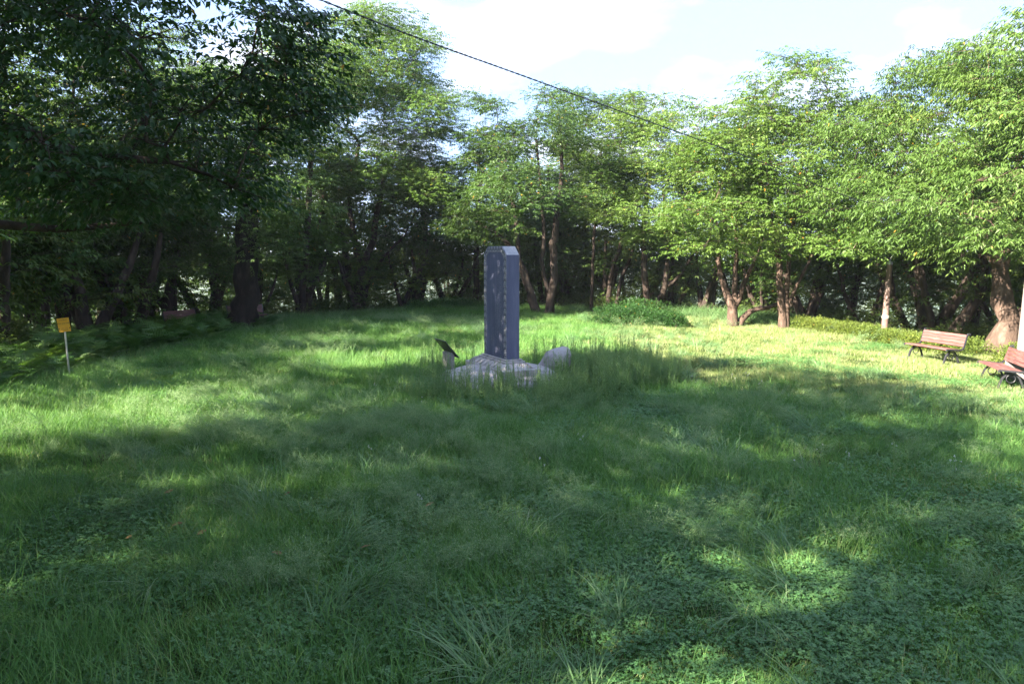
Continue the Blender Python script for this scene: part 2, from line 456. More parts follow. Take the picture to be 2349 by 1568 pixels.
def build_tree(base, stems, blobs, seed, Rc=.85, dens=1.15, sprays=52, K=9, L=.38, ln=.125, wd=.046, droop=.5,
               flat=.42, attach_from=.35, twig_sides=3, spread=.75, knots=0.0):
    """stems: polylines of (x,y,z,r) in the world; blobs: (cx,cy,cz,rx,ry,rz) ellipsoids of foliage. Returns bark (V,F), crown (V,F,rnd), relative to base"""
    rng = np.random.RandomState(seed)
    pos, par, spec, okn, path_id = [], [], [], [], []
    paths = []
    for st in stems:
        s = catmull(st, .35)
        j = rng.normal(0, 1, (len(s), 3))*s[:, 3:4]*.18
        j[0] = 0
        s[:, :3] += j
        idx = []
        for k, q in enumerate(s):
            i = len(pos)
            pos.append(q[:3]); par.append(idx[-1] if idx else -1); spec.append(q[3])
            okn.append(k/len(s) >= attach_from)
            idx.append(i)
        paths.append(idx)
    nstem = len(pos)
    # foliage clusters
    cl = []
    for (cx, cy, cz, rx, ry, rz) in blobs:
        n = int(dens*(rx*rz*math.pi/(.8*Rc*Rc) + rx*ry*.8/(Rc*Rc)))
        tries = 0; mine = []
        while len(mine) < n and tries < n*8:
            tries += 1
            v = rng.normal(0, 1, 3); v /= np.linalg.norm(v)
            rr_ = rng.rand()**(1/2.6)
            p = np.array([cx+v[0]*rx*rr_, cy+v[1]*ry*rr_, cz+v[2]*rz*rr_])
            if all(np.linalg.norm((p-q)*[1, 1, 1.5]) > .62*Rc for q in mine):
                mine.append(p)
        cl += mine
    cl = np.array(cl)
    sp0 = np.array(pos)[np.array(okn)]
    dist = np.array([np.min(np.linalg.norm(sp0-c, axis=1)) for c in cl])
    order = np.argsort(dist)
    posA = np.zeros((nstem + len(cl)*40, 3)); posA[:nstem] = np.array(pos)
    okA = np.zeros(len(posA), bool); okA[:nstem] = okn
    depth = np.zeros(len(posA))
    n = nstem
    centre = np.average(cl, axis=0)
    for ci in order:
        c = cl[ci]
        dv = c - posA[:n]
        d = np.linalg.norm(dv, axis=1)
        cost = d + .9*np.clip(posA[:n, 2]-c[2]+.1, 0, None) + np.where(okA[:n], 0, 1e3) + depth[:n]*.12
        a = int(np.argmin(cost)); p0 = posA[a]; dd = d[a]
        pa = par[a]
        dirp = nrmz(posA[a]-posA[pa]) if pa >= 0 else np.array([0, 0, 1.])
        to = nrmz(c-p0)
        d1 = nrmz(.55*dirp + .6*to + np.array([0, 0, .35]))
        outw = nrmz(np.array([c[0]-centre[0], c[1]-centre[1], 0.01]))
        p1 = p0 + d1*dd*.38
        p2 = c - nrmz(.6*to + .5*outw + np.array([0, 0, .05]))*dd*.3
        m = max(2, min(36, int(dd/.33)))
        idx = [a]
        for k in range(1, m+1):
            t = k/m
            q = (1-t)**3*p0 + 3*(1-t)**2*t*p1 + 3*(1-t)*t*t*p2 + t**3*c
            q = q + rng.normal(0, .035, 3)*min(1, dd)
            posA[n] = q; okA[n] = True; depth[n] = depth[a] + 1
            par.append(idx[-1]); spec.append(0)
            idx.append(n); n += 1
        paths.append(idx)
    par = np.array(par); cnt = np.zeros(n)
    haschild = np.zeros(n, bool)
    for i in range(n):
        if par[i] >= 0: haschild[par[i]] = True
    cnt[~haschild] = 1
    for i in range(n-1, -1, -1):
        if par[i] >= 0: cnt[par[i]] += cnt[i]
    r = .010*cnt**.50
    spec = np.array(spec)
    r[:nstem] = np.maximum(spec[:nstem], .02)
    tp = []
    for pi, idx in enumerate(paths):
        rr_ = r[idx].copy()
        if pi >= len(stems):
            rr_[0] = rr_[1]*1.15
            rr_ = np.minimum(rr_, max(.02, r[idx[0]]*.8))
            rr_[-1] = .006
        sides = 10 if rr_.max() > .12 else (6 if rr_.max() > .04 else 4)
        P_ = posA[idx]
        if pi < len(stems):
            # flare at the foot, knots
            zr = P_[:, 2]-P_[0, 2]
            foot = P_[0, 2] < base[2]+.3
            rr_ = rr_*(1+(.45 if foot else 0)*np.exp(-np.abs(zr)/.28)) * (1+knots*rng.normal(0, 1, len(rr_)))
            if not foot: rr_[0] *= .8
            P_ = P_.copy()
            if P_[0, 2] < base[2]+.3: P_[0, 2] -= .35
            sides = 14 if rr_.max() > .2 else sides
        tp.append((P_, rr_, sides))
    # twigs and sprays round each cluster
    SP, SD, SR = [], [], []
    for ci in range(len(cl)):
        c = cl[ci]; R = Rc*rng.uniform(.7, 1.3)
        crn = rng.rand()
        ns = int(sprays*R*R/(Rc*Rc)*rng.uniform(.7, 1.25))
        v = rng.normal(0, 1, (ns, 3)); v = nrmz(v)*(rng.rand(ns, 1)**.45)
        v[:, 2] *= flat
        p = c + v*R
        # layered: gather into thin shelves
        outw = np.array([c[0]-centre[0], c[1]-centre[1], 0.0]); outw = outw/(np.linalg.norm(outw)+1e-6)
        d = v*1.0 + outw*.55 + rng.normal(0, .2, (ns, 3)); d[:, 2] = d[:, 2]*.5 + .08
        SP.append(p); SD.append(d); SR.append(np.full(ns, crn))
        k = min(7, ns)
        for q, dq in zip(p[:k], d[:k]):
            mid = (c+q)/2 + rng.normal(0, .05, 3) + [0, 0, .04]
            tp.append((np.array([c, mid, q, q+nrmz(dq)*L*.8]), np.array([.008, .006, .004, .002]), twig_sides))
    # leaves along the thin branches
    thin = np.where((cnt[nstem:] <= 4))[0] + nstem
    if len(thin):
        pick = thin[rng.rand(len(thin)) < .8]
        p = np.repeat(posA[pick], 2, axis=0) + rng.normal(0, .12, (len(pick)*2, 3))
        d = rng.normal(0, 1, (len(p), 3)); d[:, 2] *= .4
        SP.append(p); SD.append(d); SR.append(rng.rand(len(p)))
    V, Fc, rn = make_leaves(rng, np.concatenate(SP), np.concatenate(SD), np.concatenate(SR), K, L, ln, wd, droop, spread)
    bV, bF = tubes(tp)
    b = np.array(base)
    return (bV-b, bF), (V-b, Fc, rn)

ALL_TREES = []
def tree_obj(name, base, label, cat, bark, crown, mb, ml, group=None):
    root = empty(name, base, label, cat, group)
    link('trunk', mk_mesh('trunk', bark[0], bark[1], mb, smooth=True), root)
    link('crown', mk_mesh('crown', crown[0], crown[1], ml, crown[2]), root)
    ALL_TREES.append(root)
    return root
def pxtree(D, stems, blobs, label, seed, ml='leaf', mb='bark', name='cherry_tree', cat='tree', slim=.68, **kw):
    """stems [(px,py,r[,dD])...], blobs (px,py,rpx,rpy,D,depth)"""
    ws = []
    for st in stems:
        s = []
        for q in st:
            dD = q[3] if len(q) > 3 else 0
            p = at(q[0], q[1], D+dD)
            s.append((p.x, p.y, p.z, q[2]*slim))
        ws.append(s)
    b0 = ws[0][0]
    g = gz1(b0[0], b0[1])
    for s in ws:
        if abs(s[0][2]-b0[2]) < .35:
            s[0] = (s[0][0], s[0][1], g, s[0][3])
    base = (b0[0], b0[1], g)
    bl = []
    for (px, py, rx, ry, Db, dp) in blobs:
        p = at(px, py, Db)
        bl.append((p.x, p.y, p.z, rx/F*Db, dp, ry/F*Db))
    bark, crown = build_tree(base, ws, bl, seed, **kw)
    return tree_obj(name, base, label, cat, bark, crown, M[mb], M[ml])

pxtree(27.3, [[(565, 762, .50), (567, 620, .42), (572, 450, .36, .3), (600, 330, .24, .6), (640, 200, .12, .8)],
              [(571, 480, .26), (545, 390, .2, -.6), (500, 280, .12, -1.2)]],
       [(560, 270, 170, 150, 27, 3.2), (450, 430, 110, 60, 26, 2.5), (660, 430, 85, 80, 26, 2.4), (630, 560, 60, 40, 26.5, 1.6)],
       'thick black trunked cherry tree standing beside the two benches in the shade', 11, 'leaf', 'bark_dark', sprays=44, slim=1.0)
pxtree(37, [[(811, 714, .33), (800, 660, .28), (792, 560, .22), (745, 450, .17), (728, 390, .12)],
            [(818, 713, .34), (820, 650, .3), (852, 560, .24), (866, 480, .2), (885, 380, .14)],
            [(816, 713, .30), (830, 640, .28), (812, 540, .2), (802, 450, .15), (825, 330, .12)],
            [(822, 690, .16), (850, 640, .14), (880, 590, .1), (930, 540, .08)]],
       [(880, 150, 135, 115, 37, 3.8), (800, 240, 120, 90, 36, 3.5), (965, 290, 85, 95, 36, 3.5), (860, 390, 170, 65, 36, 3.6), (850, 65, 55, 45, 37, 2), (960, 420, 90, 50, 35.5, 3)],
       'tall many stemmed cherry tree forking from the ground left of the stone stele', 12, 'leaf_bright', dens=1.5)
pxtree(33, [[(690, 725, .22), (700, 600, .2), (712, 400, .18), (714, 240, .12), (720, 150, .07)]],
       [(730, 140, 95, 95, 33, 3), (690, 330, 80, 110, 33, 2.6)],
       'upright slender tree rising between the thick black trunk and the many stemmed tree', 13, 'leaf_bright')
pxtree(34.5, [[(1232, 723, .28), (1215, 665, .26), (1195, 605, .2), (1150, 545, .14), (1080, 500, .09)],
              [(1258, 723, .28), (1272, 640, .27), (1270, 560, .24), (1284, 450, .18), (1290, 350, .1)],
              [(1226, 690, .22), (1205, 640, .2), (1190, 590, .17), (1180, 480, .14), (1150, 380, .1)],
              [(1266, 692, .17), (1244, 610, .15), (1248, 540, .14), (1240, 430, .1), (1230, 320, .07)]],
       [(1140, 340, 80, 95, 34, 3.2), (1270, 300, 70, 75, 34, 3), (1200, 440, 150, 70, 33, 3.4), (1120, 510, 80, 40, 33, 2.5), (1095, 240, 30, 40, 34, 1.5), (1250, 225, 25, 30, 34, 1.2)],
       'dark forked cherry tree standing right behind the stone stele', 14, 'leaf', dens=1.05)
pxtree(37, [[(1357, 706, .13), (1360, 600, .12), (1366, 500, .1), (1370, 400, .07)]],
       [(1345, 330, 60, 85, 37, 2.6), (1370, 440, 60, 60, 37, 2.4)],
       'thin straight tree standing first to the right of the forked tree behind the stele', 15, 'leaf_bright')
pxtree(39, [[(1395, 700, .2), (1404, 620, .18), (1425, 560, .15), (1440, 470, .1)],
            [(1412, 700, .16), (1425, 640, .14), (1450, 580, .11), (1460, 470, .08)]],
       [(1410, 285, 75, 65, 39, 3), (1430, 400, 85, 70, 38, 3), (1330, 250, 50, 40, 39, 2.5), (1480, 520, 60, 40, 37, 2.2)],
       'pair of thin dark stems from one root, growing left of the green shrub mound', 16, 'leaf')
pxtree(36, [[(1488, 705, .26), (1480, 620, .22), (1476, 520, .18), (1490, 420, .12)],
            [(1495, 705, .24), (1526, 655, .2), (1530, 590, .17), (1530, 520, .12), (1520, 430, .08)],
            [(1515, 668, .13), (1560, 630, .11), (1600, 560, .09), (1610, 500, .06)]],
       [(1480, 290, 80, 70, 36, 3), (1550, 400, 95, 75, 35, 3), (1420, 470, 70, 50, 35, 2.5), (1500, 520, 90, 45, 34.5, 2.4)],
       'cherry tree with a bent crossing limb rising behind the green shrub mound', 17, 'leaf_bright', dens=1.05)
pxtree(29.7, [[(1680, 748, .3), (1678, 700, .27), (1660, 655, .17), (1645, 600, .14), (1652, 540, .1)],
              [(1684, 705, .2), (1686, 640, .15), (1690, 560, .11), (1680, 470, .08)],
              [(1686, 705, .19), (1705, 655, .15), (1728, 605, .11), (1750, 540, .07)],
              [(1688, 738, .2), (1720, 715, .17), (1762, 704, .13), (1805, 690, .07)]],
       [(1600, 320, 90, 75, 28.5, 2.8), (1690, 400, 100, 80, 28, 2.8), (1610, 470, 115, 65, 27.5, 2.8), (1700, 555, 95, 45, 28, 2.2), (1620, 560, 60, 30, 28, 1.8)],
       'low forking cherry tree with one long limb reaching sideways just above the tall grass', 18, 'leaf_bright', 'bark_pale', dens=1.15)
pxtree(28.3, [[(1796, 760, .22), (1792, 690, .19), (1786, 600, .17), (1775, 520, .14), (1742, 420, .1)],
              [(1803, 760, .17), (1807, 650, .14), (1813, 560, .12), (1830, 450, .1), (1846, 300, .07)],
              [(1806, 705, .1), (1830, 650, .09), (1868, 575, .07), (1900, 500, .05)]],
       [(1800, 195, 105, 55, 28, 3), (1720, 300, 115, 75, 28, 3), (1860, 300, 110, 80, 28, 3), (1790, 420, 135, 75, 27, 3), (1905, 440, 85, 70, 26, 2.4), (1930, 540, 60, 50, 25, 1.8)],
       'tall cherry tree with a straight reddish double trunk at the end of the hedge', 19, 'leaf_bright', 'bark_pale', dens=1.15)
pxtree(26.3, [[(2146, 772, .2), (2126, 700, .17), (2112, 620, .15), (2100, 520, .1), (2080, 400, .07)]],
       [(2060, 230, 95, 95, 25, 2.8), (1990, 330, 90, 80, 24, 2.6), (2080, 400, 110, 70, 23, 2.6), (1990, 440, 90, 50, 23, 2.2), (2080, 540, 70, 45, 22.5, 1.8)],
       'slim dark tree standing behind the left end of the sunlit bench', 20, 'leaf_pale', ln=.14, wd=.036, droop=.75, sprays=58)
pxtree(25, [[(2176, 782, .30), (2214, 728, .27), (2242, 680, .22), (2262, 620, .18), (2232, 520, .13)],
            [(2246, 672, .15), (2215, 610, .13), (2205, 540, .1), (2190, 420, .07)]],
       [(2190, 190, 100, 100, 23, 2.8), (2180, 350, 95, 80, 22, 2.6), (2140, 470, 95, 60, 20.5, 2.3), (2260, 480, 80, 60, 21, 2)],
       'cherry tree with a heavy trunk leaning to the side behind the sunlit bench', 21, 'leaf_pale', ln=.14, wd=.036, droop=.75, sprays=58)
pxtree(20.8, [[(2300, 822, .52), (2298, 775, .44), (2310, 735, .36), (2302, 660, .25), (2282, 605, .2), (2244, 520, .13)],
              [(2308, 752, .34), (2345, 718, .26), (2400, 700, .2), (2470, 630, .15), (2500, 500, .1)],
              [(2303, 760, .30), (2292, 650, .25), (2322, 500, .18), (2340, 350, .12), (2350, 200, .08)]],
       [(2280, 190, 90, 90, 20, 3), (2300, 330, 110, 85, 19, 2.8), (2250, 430, 90, 60, 18, 2.2), (2300, 555, 100, 45, 19, 2.2),
        (2440, 250, 100, 130, 20, 3), (2460, 420, 100, 120, 20, 3), (2430, 580, 90, 50, 20, 2.4), (2345, 60, 45, 70, 18.5, 2)],
       'old gnarled cherry tree with a wide foot beside the bench in dappled light', 22, 'leaf_pale', 'bark_pale', ln=.145, wd=.036, droop=.8, dens=1.15, sprays=60, knots=.04, slim=.8)
pxtree(29, [[(404, 740, .26), (372, 695, .23), (320, 630, .2), (288, 560, .16), (240, 480, .1)],
            [(402, 738, .22), (398, 660, .2), (400, 560, .16), (420, 450, .1)]],
       [(330, 370, 150, 110, 29, 3.3), (240, 510, 130, 60, 28, 3), (430, 490, 80, 60, 28, 2.6), (180, 330, 110, 90, 29, 3)],
       'dark cherry tree with one trunk leaning sharply over beside the left bench', 23, 'leaf', sprays=44)
pxtree(26, [[(276, 750, .15), (252, 700, .13), (222, 630, .11), (200, 540, .08), (150, 460, .05)],
            [(270, 745, .11), (262, 690, .1), (250, 600, .08), (255, 520, .05)]],
       [(170, 450, 110, 60, 26, 2.6), (110, 540, 100, 50, 25, 2.6), (250, 570, 60, 35, 26, 2)],
       'thin curved dark tree rising behind the fern bed', 24, 'leaf', sprays=40)
pxtree(25, [[(214, 750, .13), (196, 700, .12), (150, 640, .1), (110, 570, .07), (60, 500, .05)]],
       [(40, 480, 100, 60, 25, 2.6), (70, 590, 90, 40, 24, 2.2)],
       'thin tree bending over behind the yellow sign', 25, 'leaf', sprays=40)

pxtree(24, [[(100, 760, .2), (110, 650, .18), (140, 450, .15), (160, 300, .1), (170, 180, .06)],
             [(108, 680, .14), (60, 520, .12), (20, 350, .08)],
             [(120, 560, .13), (230, 400, .1), (330, 250, .06)]],
       [(100, 130, 170, 130, 24, 3.2), (340, 130, 150, 110, 25, 3), (60, 330, 140, 90, 23, 2.8), (-120, 250, 120, 160, 24, 3), (250, 280, 120, 80, 24.5, 2.6)],
       'tall dark tree rising furthest to the side behind the yellow sign', 26, 'leaf', sprays=46)
# the near tree whose branches hang over the left of the clearing
def near_tree():
    base = (-8.4, 6.2, gz1(-8.4, 6.2))
    stems = [[(-8.4, 6.2, base[2], .42), (-8.3, 6.3, 1.5, .34), (-7.8, 6.6, 2.9, .25), (-6.7, 7.2, 3.9, .12), (-5.6, 7.9, 4.25, .085), (-4.8, 8.4, 4.0, .06), (-4.0, 8.8, 3.95, .035)],
             [(-7.9, 6.5, 2.7, .24), (-8.4, 6.0, 4.5, .2), (-8.3, 5.2, 6.5, .14), (-7.8, 4.8, 8.0, .08)],
             [(-7.2, 6.9, 3.4, .10), (-6.6, 8.2, 3.3, .08), (-5.6, 9.2, 3.2, .05), (-4.8, 9.8, 3.3, .03)],
             [(-8.3, 5.8, 4.8, .16), (-7.8, 7.6, 6.2, .12), (-7.6, 9.6, 7.2, .07)],
             [(-8.3, 6.0, 4.2, .14), (-9.6, 7.0, 5.8, .11), (-10.8, 8.0, 7.2, .06)],
             [(-7.8, 6.6, 3.0, .16), (-6.5, 5.6, 4.8, .13), (-5.2, 4.8, 6.0, .08)]]
    bl = []
    for (px, py, rx, ry, D, dp) in [(200, 120, 260, 130, 8.0, 1.3), (560, 90, 170, 110, 8.4, 1.1), (90, 330, 200, 110, 7.6, 1.1),
                                    (420, 290, 220, 95, 8.8, 1.2), (640, 230, 110, 75, 8.8, .9), (250, 460, 220, 50, 8.8, 1.0), (490, 430, 120, 55, 9.2, .9)]:
        p = at(px, py, D); bl.append((p.x, p.y, p.z, rx/F*D, dp, ry/F*D))
    up = [(-6.8, 6.2, 8.0, 2.8, 2.8, 1.3), (-8.0, 9.6, 7.9, 3.2, 2.8, 1.5), (-6.6, 11.2, 7.2, 2.4, 2.0, 1.3), (-11.2, 8.4, 7.4, 3.0, 2.6, 1.9), (-4.6, 3.8, 7.6, 2.6, 2.4, 1.4), (-9.0, 4.6, 7.2, 2.6, 2.6, 1.6), (-3.6, 7.2, 8.1, 2.4, 2.2, 1.0)]
    bark, crown = build_tree(base, stems, bl, 31, Rc=.55, dens=1.0, sprays=36, K=9, L=.34, ln=.088, wd=.044, droop=.55, flat=.5)
    bark2, crown2 = build_tree(base, [stems[1], stems[3], stems[4], stems[5]], up, 32, Rc=.9, dens=1.2, sprays=42, K=8, L=.4, ln=.15, wd=.07, droop=.5)
    bark = (np.concatenate([bark[0], bark2[0]]), np.concatenate([bark[1], bark2[1]+len(bark[0])]))
    crown = (np.concatenate([crown[0], crown2[0]]), np.concatenate([crown[1], crown2[1]+len(crown[0])]), np.concatenate([crown[2], crown2[2]]))
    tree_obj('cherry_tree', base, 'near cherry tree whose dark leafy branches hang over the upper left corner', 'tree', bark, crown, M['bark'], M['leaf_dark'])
near_tree()
def shade_tree():
    base = (-8.8, -.2, gz1(-8.8, -.2))
    stems = [[(-8.8, -.2, base[2], .34), (-8.6, 0, 2.0, .28), (-8.0, .4, 4.5, .2), (-7.2, .8, 7.0, .1)],
             [(-8.6, 0, 2.2, .2), (-7.4, -.6, 4.8, .15), (-5.6, -1.2, 7.2, .07)],
             [(-8.6, 0, 2.6, .18), (-9.2, -1.0, 5, .12), (-9.6, -1.6, 7, .06)]]
    up = [(-7.0, 1.0, 7.3, 3.6, 2.8, 1.8), (-4.8, -1.2, 7.8, 3.0, 2.6, 1.5), (-9.8, -1.5, 7.0, 3.0, 3.0, 2.0), (-10.5, 2.6, 7.2, 2.4, 2.4, 1.6)]
    bark, crown = build_tree(base, stems, up, 33, Rc=.9, dens=1.05, sprays=38, K=8, L=.4, ln=.15, wd=.07, droop=.5)
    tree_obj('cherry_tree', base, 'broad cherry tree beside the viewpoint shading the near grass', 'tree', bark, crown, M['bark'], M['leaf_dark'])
shade_tree()

# ------------------------------------------------------------------ the woods round the clearing: copies of a few trees
def generic(seed, h, spreadr, nst, ml, dens=1.0, sprays=38, lift=.36):
    rng = np.random.RandomState(seed)
    st = []
    for k in range(nst):
        a = rng.uniform(0, 6.28); o = .12*k
        x0, y0 = math.cos(a)*o, math.sin(a)*o
        lx, ly = math.cos(a)*rng.uniform(.5, 1.8), math.sin(a)*rng.uniform(.5, 1.8)
        r0 = rng.uniform(.11, .2)
        st.append([(x0, y0, 0, r0), (x0+lx*.25, y0+ly*.25, h*.22, r0*.85), (x0+lx*.7, y0+ly*.7, h*.5, r0*.62), (x0+lx, y0+ly, h*.8, r0*.3)])
    bl = []
    for k in range(5):
        a = k*1.9+rng.uniform(0, 1)
        bl.append((math.cos(a)*spreadr*.5, math.sin(a)*spreadr*.5, h*(lift+.42*k/4)+rng.uniform(0, .5), spreadr*.6, spreadr*.6, h*.16))
    bark, crown = build_tree((0, 0, 0), st, bl, seed, Rc=.95, dens=dens, sprays=sprays, K=8, ln=.15, wd=.062, L=.42)
    mt = mk_mesh('trunk', bark[0], bark[1], M['bark'], smooth=True)
    mc = mk_mesh('crown', crown[0], crown[1], M[ml], crown[2])
    return mt, mc
GEN = [generic(101, 9.5, 3.4, 2, 'leaf'), generic(102, 8.5, 3.0, 3, 'leaf'), generic(103, 10.5, 3.6, 1, 'leaf_bright'),
       generic(104, 7.0, 2.6, 2, 'leaf')]
SAP = []
for sd in (201, 202, 203):
    SAP.append(generic(sd, 4.2, 1.5, 3, 'under', dens=.9, sprays=26, lift=.3))
for mt, mc in SAP:
    pass
def place(gen, x, y, rz, s, name, label, cat, group):
    root = empty(name, (x, y, gz1(x, y)), label, cat, group, rz)
    root.scale = (s, s, s)
    a = link('trunk', gen[0], root); b = link('crown', gen[1], root)
    return root
rng = random.Random(77)
def ring_tree(theta, rr, gi, s, name, label, group, gens=GEN):
    x = CX + RX*rr*math.cos(theta); y = CY + RY*rr*math.sin(theta)
    return place(gens[gi % len(gens)], x, y, rng.uniform(0, 6.28), s, name, label, 'tree', group)
def in_view(x, y):
    return y > 2 and abs(x) < .74*y + 2
def region_label(x, y):
    px = 1174.5 + x/max(y, 1)*F
    if px < 350: return 'dark tree in the woods behind the fern bed and yellow sign', 'trees in the woods behind the fern bed'
    if px < 720: return 'tree in the woods behind the two shaded benches', 'trees in the woods behind the shaded benches'
    if px < 1110: return 'tree in the woods between the shaded benches and the stele', 'trees in the woods left of the stele'
    if px < 1560: return 'tree in the woods behind the green shrub mound', 'trees in the woods behind the shrub mound'
    if px < 1900: return 'tree in the woods behind the tall grass edge', 'trees in the woods behind the tall grass'
    return 'tree in the dark woods behind the hedge and sunlit benches', 'trees in the woods behind the hedge'
# in front (visible arc) three loose rows
k = 0
for row, (rr0, n) in enumerate([(1.24, 19), (1.44, 17), (1.72, 15)]):
    for i in range(n):
        th = -.15 + (math.pi+.3)*(i+.5+rng.uniform(-.3, .3))/n
        rr = rr0 + rng.uniform(-.06, .06)
        x = CX + RX*rr*math.cos(th); y = CY + RY*rr*math.sin(th)
        lab, grp = region_label(x, y)
        if x < -15 and y < 20 and row: continue
        ring_tree(th, rr, k, rng.uniform(.85, 1.15), 'woodland_tree', lab, grp)['row'] = row; k += 1
ORD = ['first', 'second', 'third', 'fourth', 'fifth', 'sixth', 'seventh', 'eighth', 'ninth', 'tenth', 'eleventh', 'twelfth', 'thirteenth', 'fourteenth']
def rank_labels(objs, rowname):
    by = {}
    for o in objs: by.setdefault(o['group'], []).append(o)
    for g, os_ in by.items():
        os_.sort(key=lambda o: o.location.x/max(o.location.y, 1))
        place_ = g.split(' in the woods ')[-1]
        for i_, o in enumerate(os_):
            o['label'] = '%s %s from the left in the woods %s' % (ORD[min(i_, 13)], rowname, place_)
for row in range(3):
    rank_labels([o for o in bpy.context.scene.objects if o.get('row') == row], ['tree of the front row', 'tree of the middle row', 'tree of the rear row'][row])
# young trees and saplings at the edge of the wood
k = 0
for i in range(34):
    th = -.1 + (math.pi+.2)*(i+.5+rng.uniform(-.4, .4))/34
    rr = rng.uniform(1.13, 1.36)
    x = CX + RX*rr*math.cos(th); y = CY + RY*rr*math.sin(th)
    lab, grp = region_label(x, y)
    place(SAP[k % 3], x, y, rng.uniform(0, 6.28), rng.uniform(.8, 1.25), 'young_tree', 'young many stemmed ' + lab, 'tree', 'young ' + grp)['row'] = 9; k += 1
rank_labels([o for o in bpy.context.scene.objects if o.get('row') == 9], 'young many stemmed tree')
for o in bpy.context.scene.objects:
    if 'row' in o: del o['row']
# the ring closes behind the viewpoint: these throw the shade over the near half of the clearing
for (x, y, gi, s) in [(-13.0, 2.0, 0, 1.05), (-14.6, 12.4, 1, .95), (-11.0, -1.5, 2, 1.05), (-7.5, -4.0, 0, .95), (-17.5, 9.5, 3, .9),
                      (-17.5, 13.5, 3, .9), (-18, -2, 0, 1.0), (-3, -12, 2, 1.1), (16.5, 3.5, 1, 1.0), (18, 9, 0, 1.0)]:
    place(GEN[gi], x, y, rng.uniform(0, 6.28), s, 'woodland_tree', 'tree of the woods closing the clearing beside and behind the viewpoint', 'tree', 'trees beside and behind the viewpoint')

_bh = sorted([o for o in bpy.context.scene.objects if o.get('group') == 'trees beside and behind the viewpoint'], key=lambda o: math.atan2(o.location.x, o.location.y) % 6.283, reverse=True)
for i_, o in enumerate(_bh):
    o['label'] = '%s tree round from the fern bed side in the woods beside and behind the viewpoint' % ORD[min(i_, 13)]
# ------------------------------------------------------------------ scattering
def scatter(name, pts, rot, scl, idx, templates, label=None):
    print(name, len(pts))
    pts = np.asarray(pts, np.float32)
    me = bpy.data.meshes.new(name)
    me.vertices.add(len(pts)); me.vertices.foreach_set('co', pts.ravel())
    a = me.attributes.new('rot', 'FLOAT_VECTOR', 'POINT'); a.data.foreach_set('vector', np.asarray(rot, np.float32).ravel())
    a = me.attributes.new('scl', 'FLOAT', 'POINT'); a.data.foreach_set('value', np.asarray(scl, np.float32))
    a = me.attributes.new('idx', 'INT', 'POINT'); a.data.foreach_set('value', np.asarray(idx, np.int32))
    o = link(name, me)
    col = bpy.data.collections.new(name + '_forms')
    for i, tm in enumerate(templates):
        to = bpy.data.objects.new('%s_form_%02d' % (name, i), tm)
        col.objects.link(to)
    ng = bpy.data.node_groups.new(name, 'GeometryNodeTree')
    ng.interface.new_socket('Geometry', in_out='INPUT', socket_type='NodeSocketGeometry')
    ng.interface.new_socket('Geometry', in_out='OUTPUT', socket_type='NodeSocketGeometry')
    gi = ng.nodes.new('NodeGroupInput'); go = ng.nodes.new('NodeGroupOutput')
    iop = ng.nodes.new('GeometryNodeInstanceOnPoints')
    ci = ng.nodes.new('GeometryNodeCollectionInfo')
    ci.inputs['Collection'].default_value = col
    ci.inputs['Separate Children'].default_value = True
    ci.inputs['Reset Children'].default_value = True
    def na(nm, ty):
        n = ng.nodes.new('GeometryNodeInputNamedAttribute'); n.data_type = ty; n.inputs['Name'].default_value = nm
        return n.outputs['Attribute']
    ng.links.new(gi.outputs[0], iop.inputs['Points'])
    ng.links.new(ci.outputs[0], iop.inputs['Instance'])
    iop.inputs['Pick Instance'].default_value = True
    ng.links.new(na('idx', 'INT'), iop.inputs['Instance Index'])
    e2r = ng.nodes.new('FunctionNodeEulerToRotation')
    ng.links.new(na('rot', 'FLOAT_VECTOR'), e2r.inputs[0])
    ng.links.new(e2r.outputs[0], iop.inputs['Rotation'])
    ng.links.new(na('scl', 'FLOAT'), iop.inputs['Scale'])
    ng.links.new(iop.outputs[0], go.inputs[0])
    md = o.modifiers.new('scatter', 'NODES'); md.node_group = ng
    tag(o, label, None, None, 'stuff')
    return o

def blades(rng, base, L, W, az, lean, curl, S=3, rnd=None, wexp=.8):
    n = len(base); L = np.asarray(L); W = np.asarray(W)
    dirh = np.stack([np.cos(az), np.sin(az), np.zeros(n)], 1)
    face = rng.uniform(-.9, .9, n)
    wv = np.stack([-np.sin(az+face), np.cos(az+face), np.zeros(n)], 1)
    p = np.array(base, float); rows = []
    for s in range(S):
        t = s/S
        w = W*(1-t)**wexp
        rows.append((p - wv*w[:, None]/2, p + wv*w[:, None]/2))
        a = lean + curl*(s+.5)/S
        p = p + (L/S)[:, None]*(np.sin(a)[:, None]*dirh + np.cos(a)[:, None]*np.array([0, 0, 1.0]))
    V = np.stack([x for r in rows for x in r] + [p], 1)      # n, 2S+1, 3
    m = 2*S+1
    i = (np.arange(n)*m)[:, None]
    tri = []
    for s in range(S-1):
        a = 2*s
        tri += [[a, a+1, a+3], [a, a+3, a+2]]
    tri.append([2*S-2, 2*S-1, 2*S])
    Fc = (i[:, :, None] + np.array(tri)[None]).reshape(-1, 3)
    if rnd is None: rnd = rng.rand(n)*.985
    return V.reshape(-1, 3), Fc, np.repeat(rnd, m)
def cat(parts):
    Vs, Fs, Rs = [], [], []; off = 0
    for V, Fc, R in parts:
        Vs.append(V); Fs.append(Fc+off); Rs.append(R); off += len(V)
    return np.concatenate(Vs), np.concatenate(Fs), np.concatenate(Rs)
def disc(rng, n, r, p=.5):
    a = rng.uniform(0, 2*math.pi, n); q = r*rng.rand(n)**p
    return np.stack([np.cos(a)*q, np.sin(a)*q, np.zeros(n)], 1)

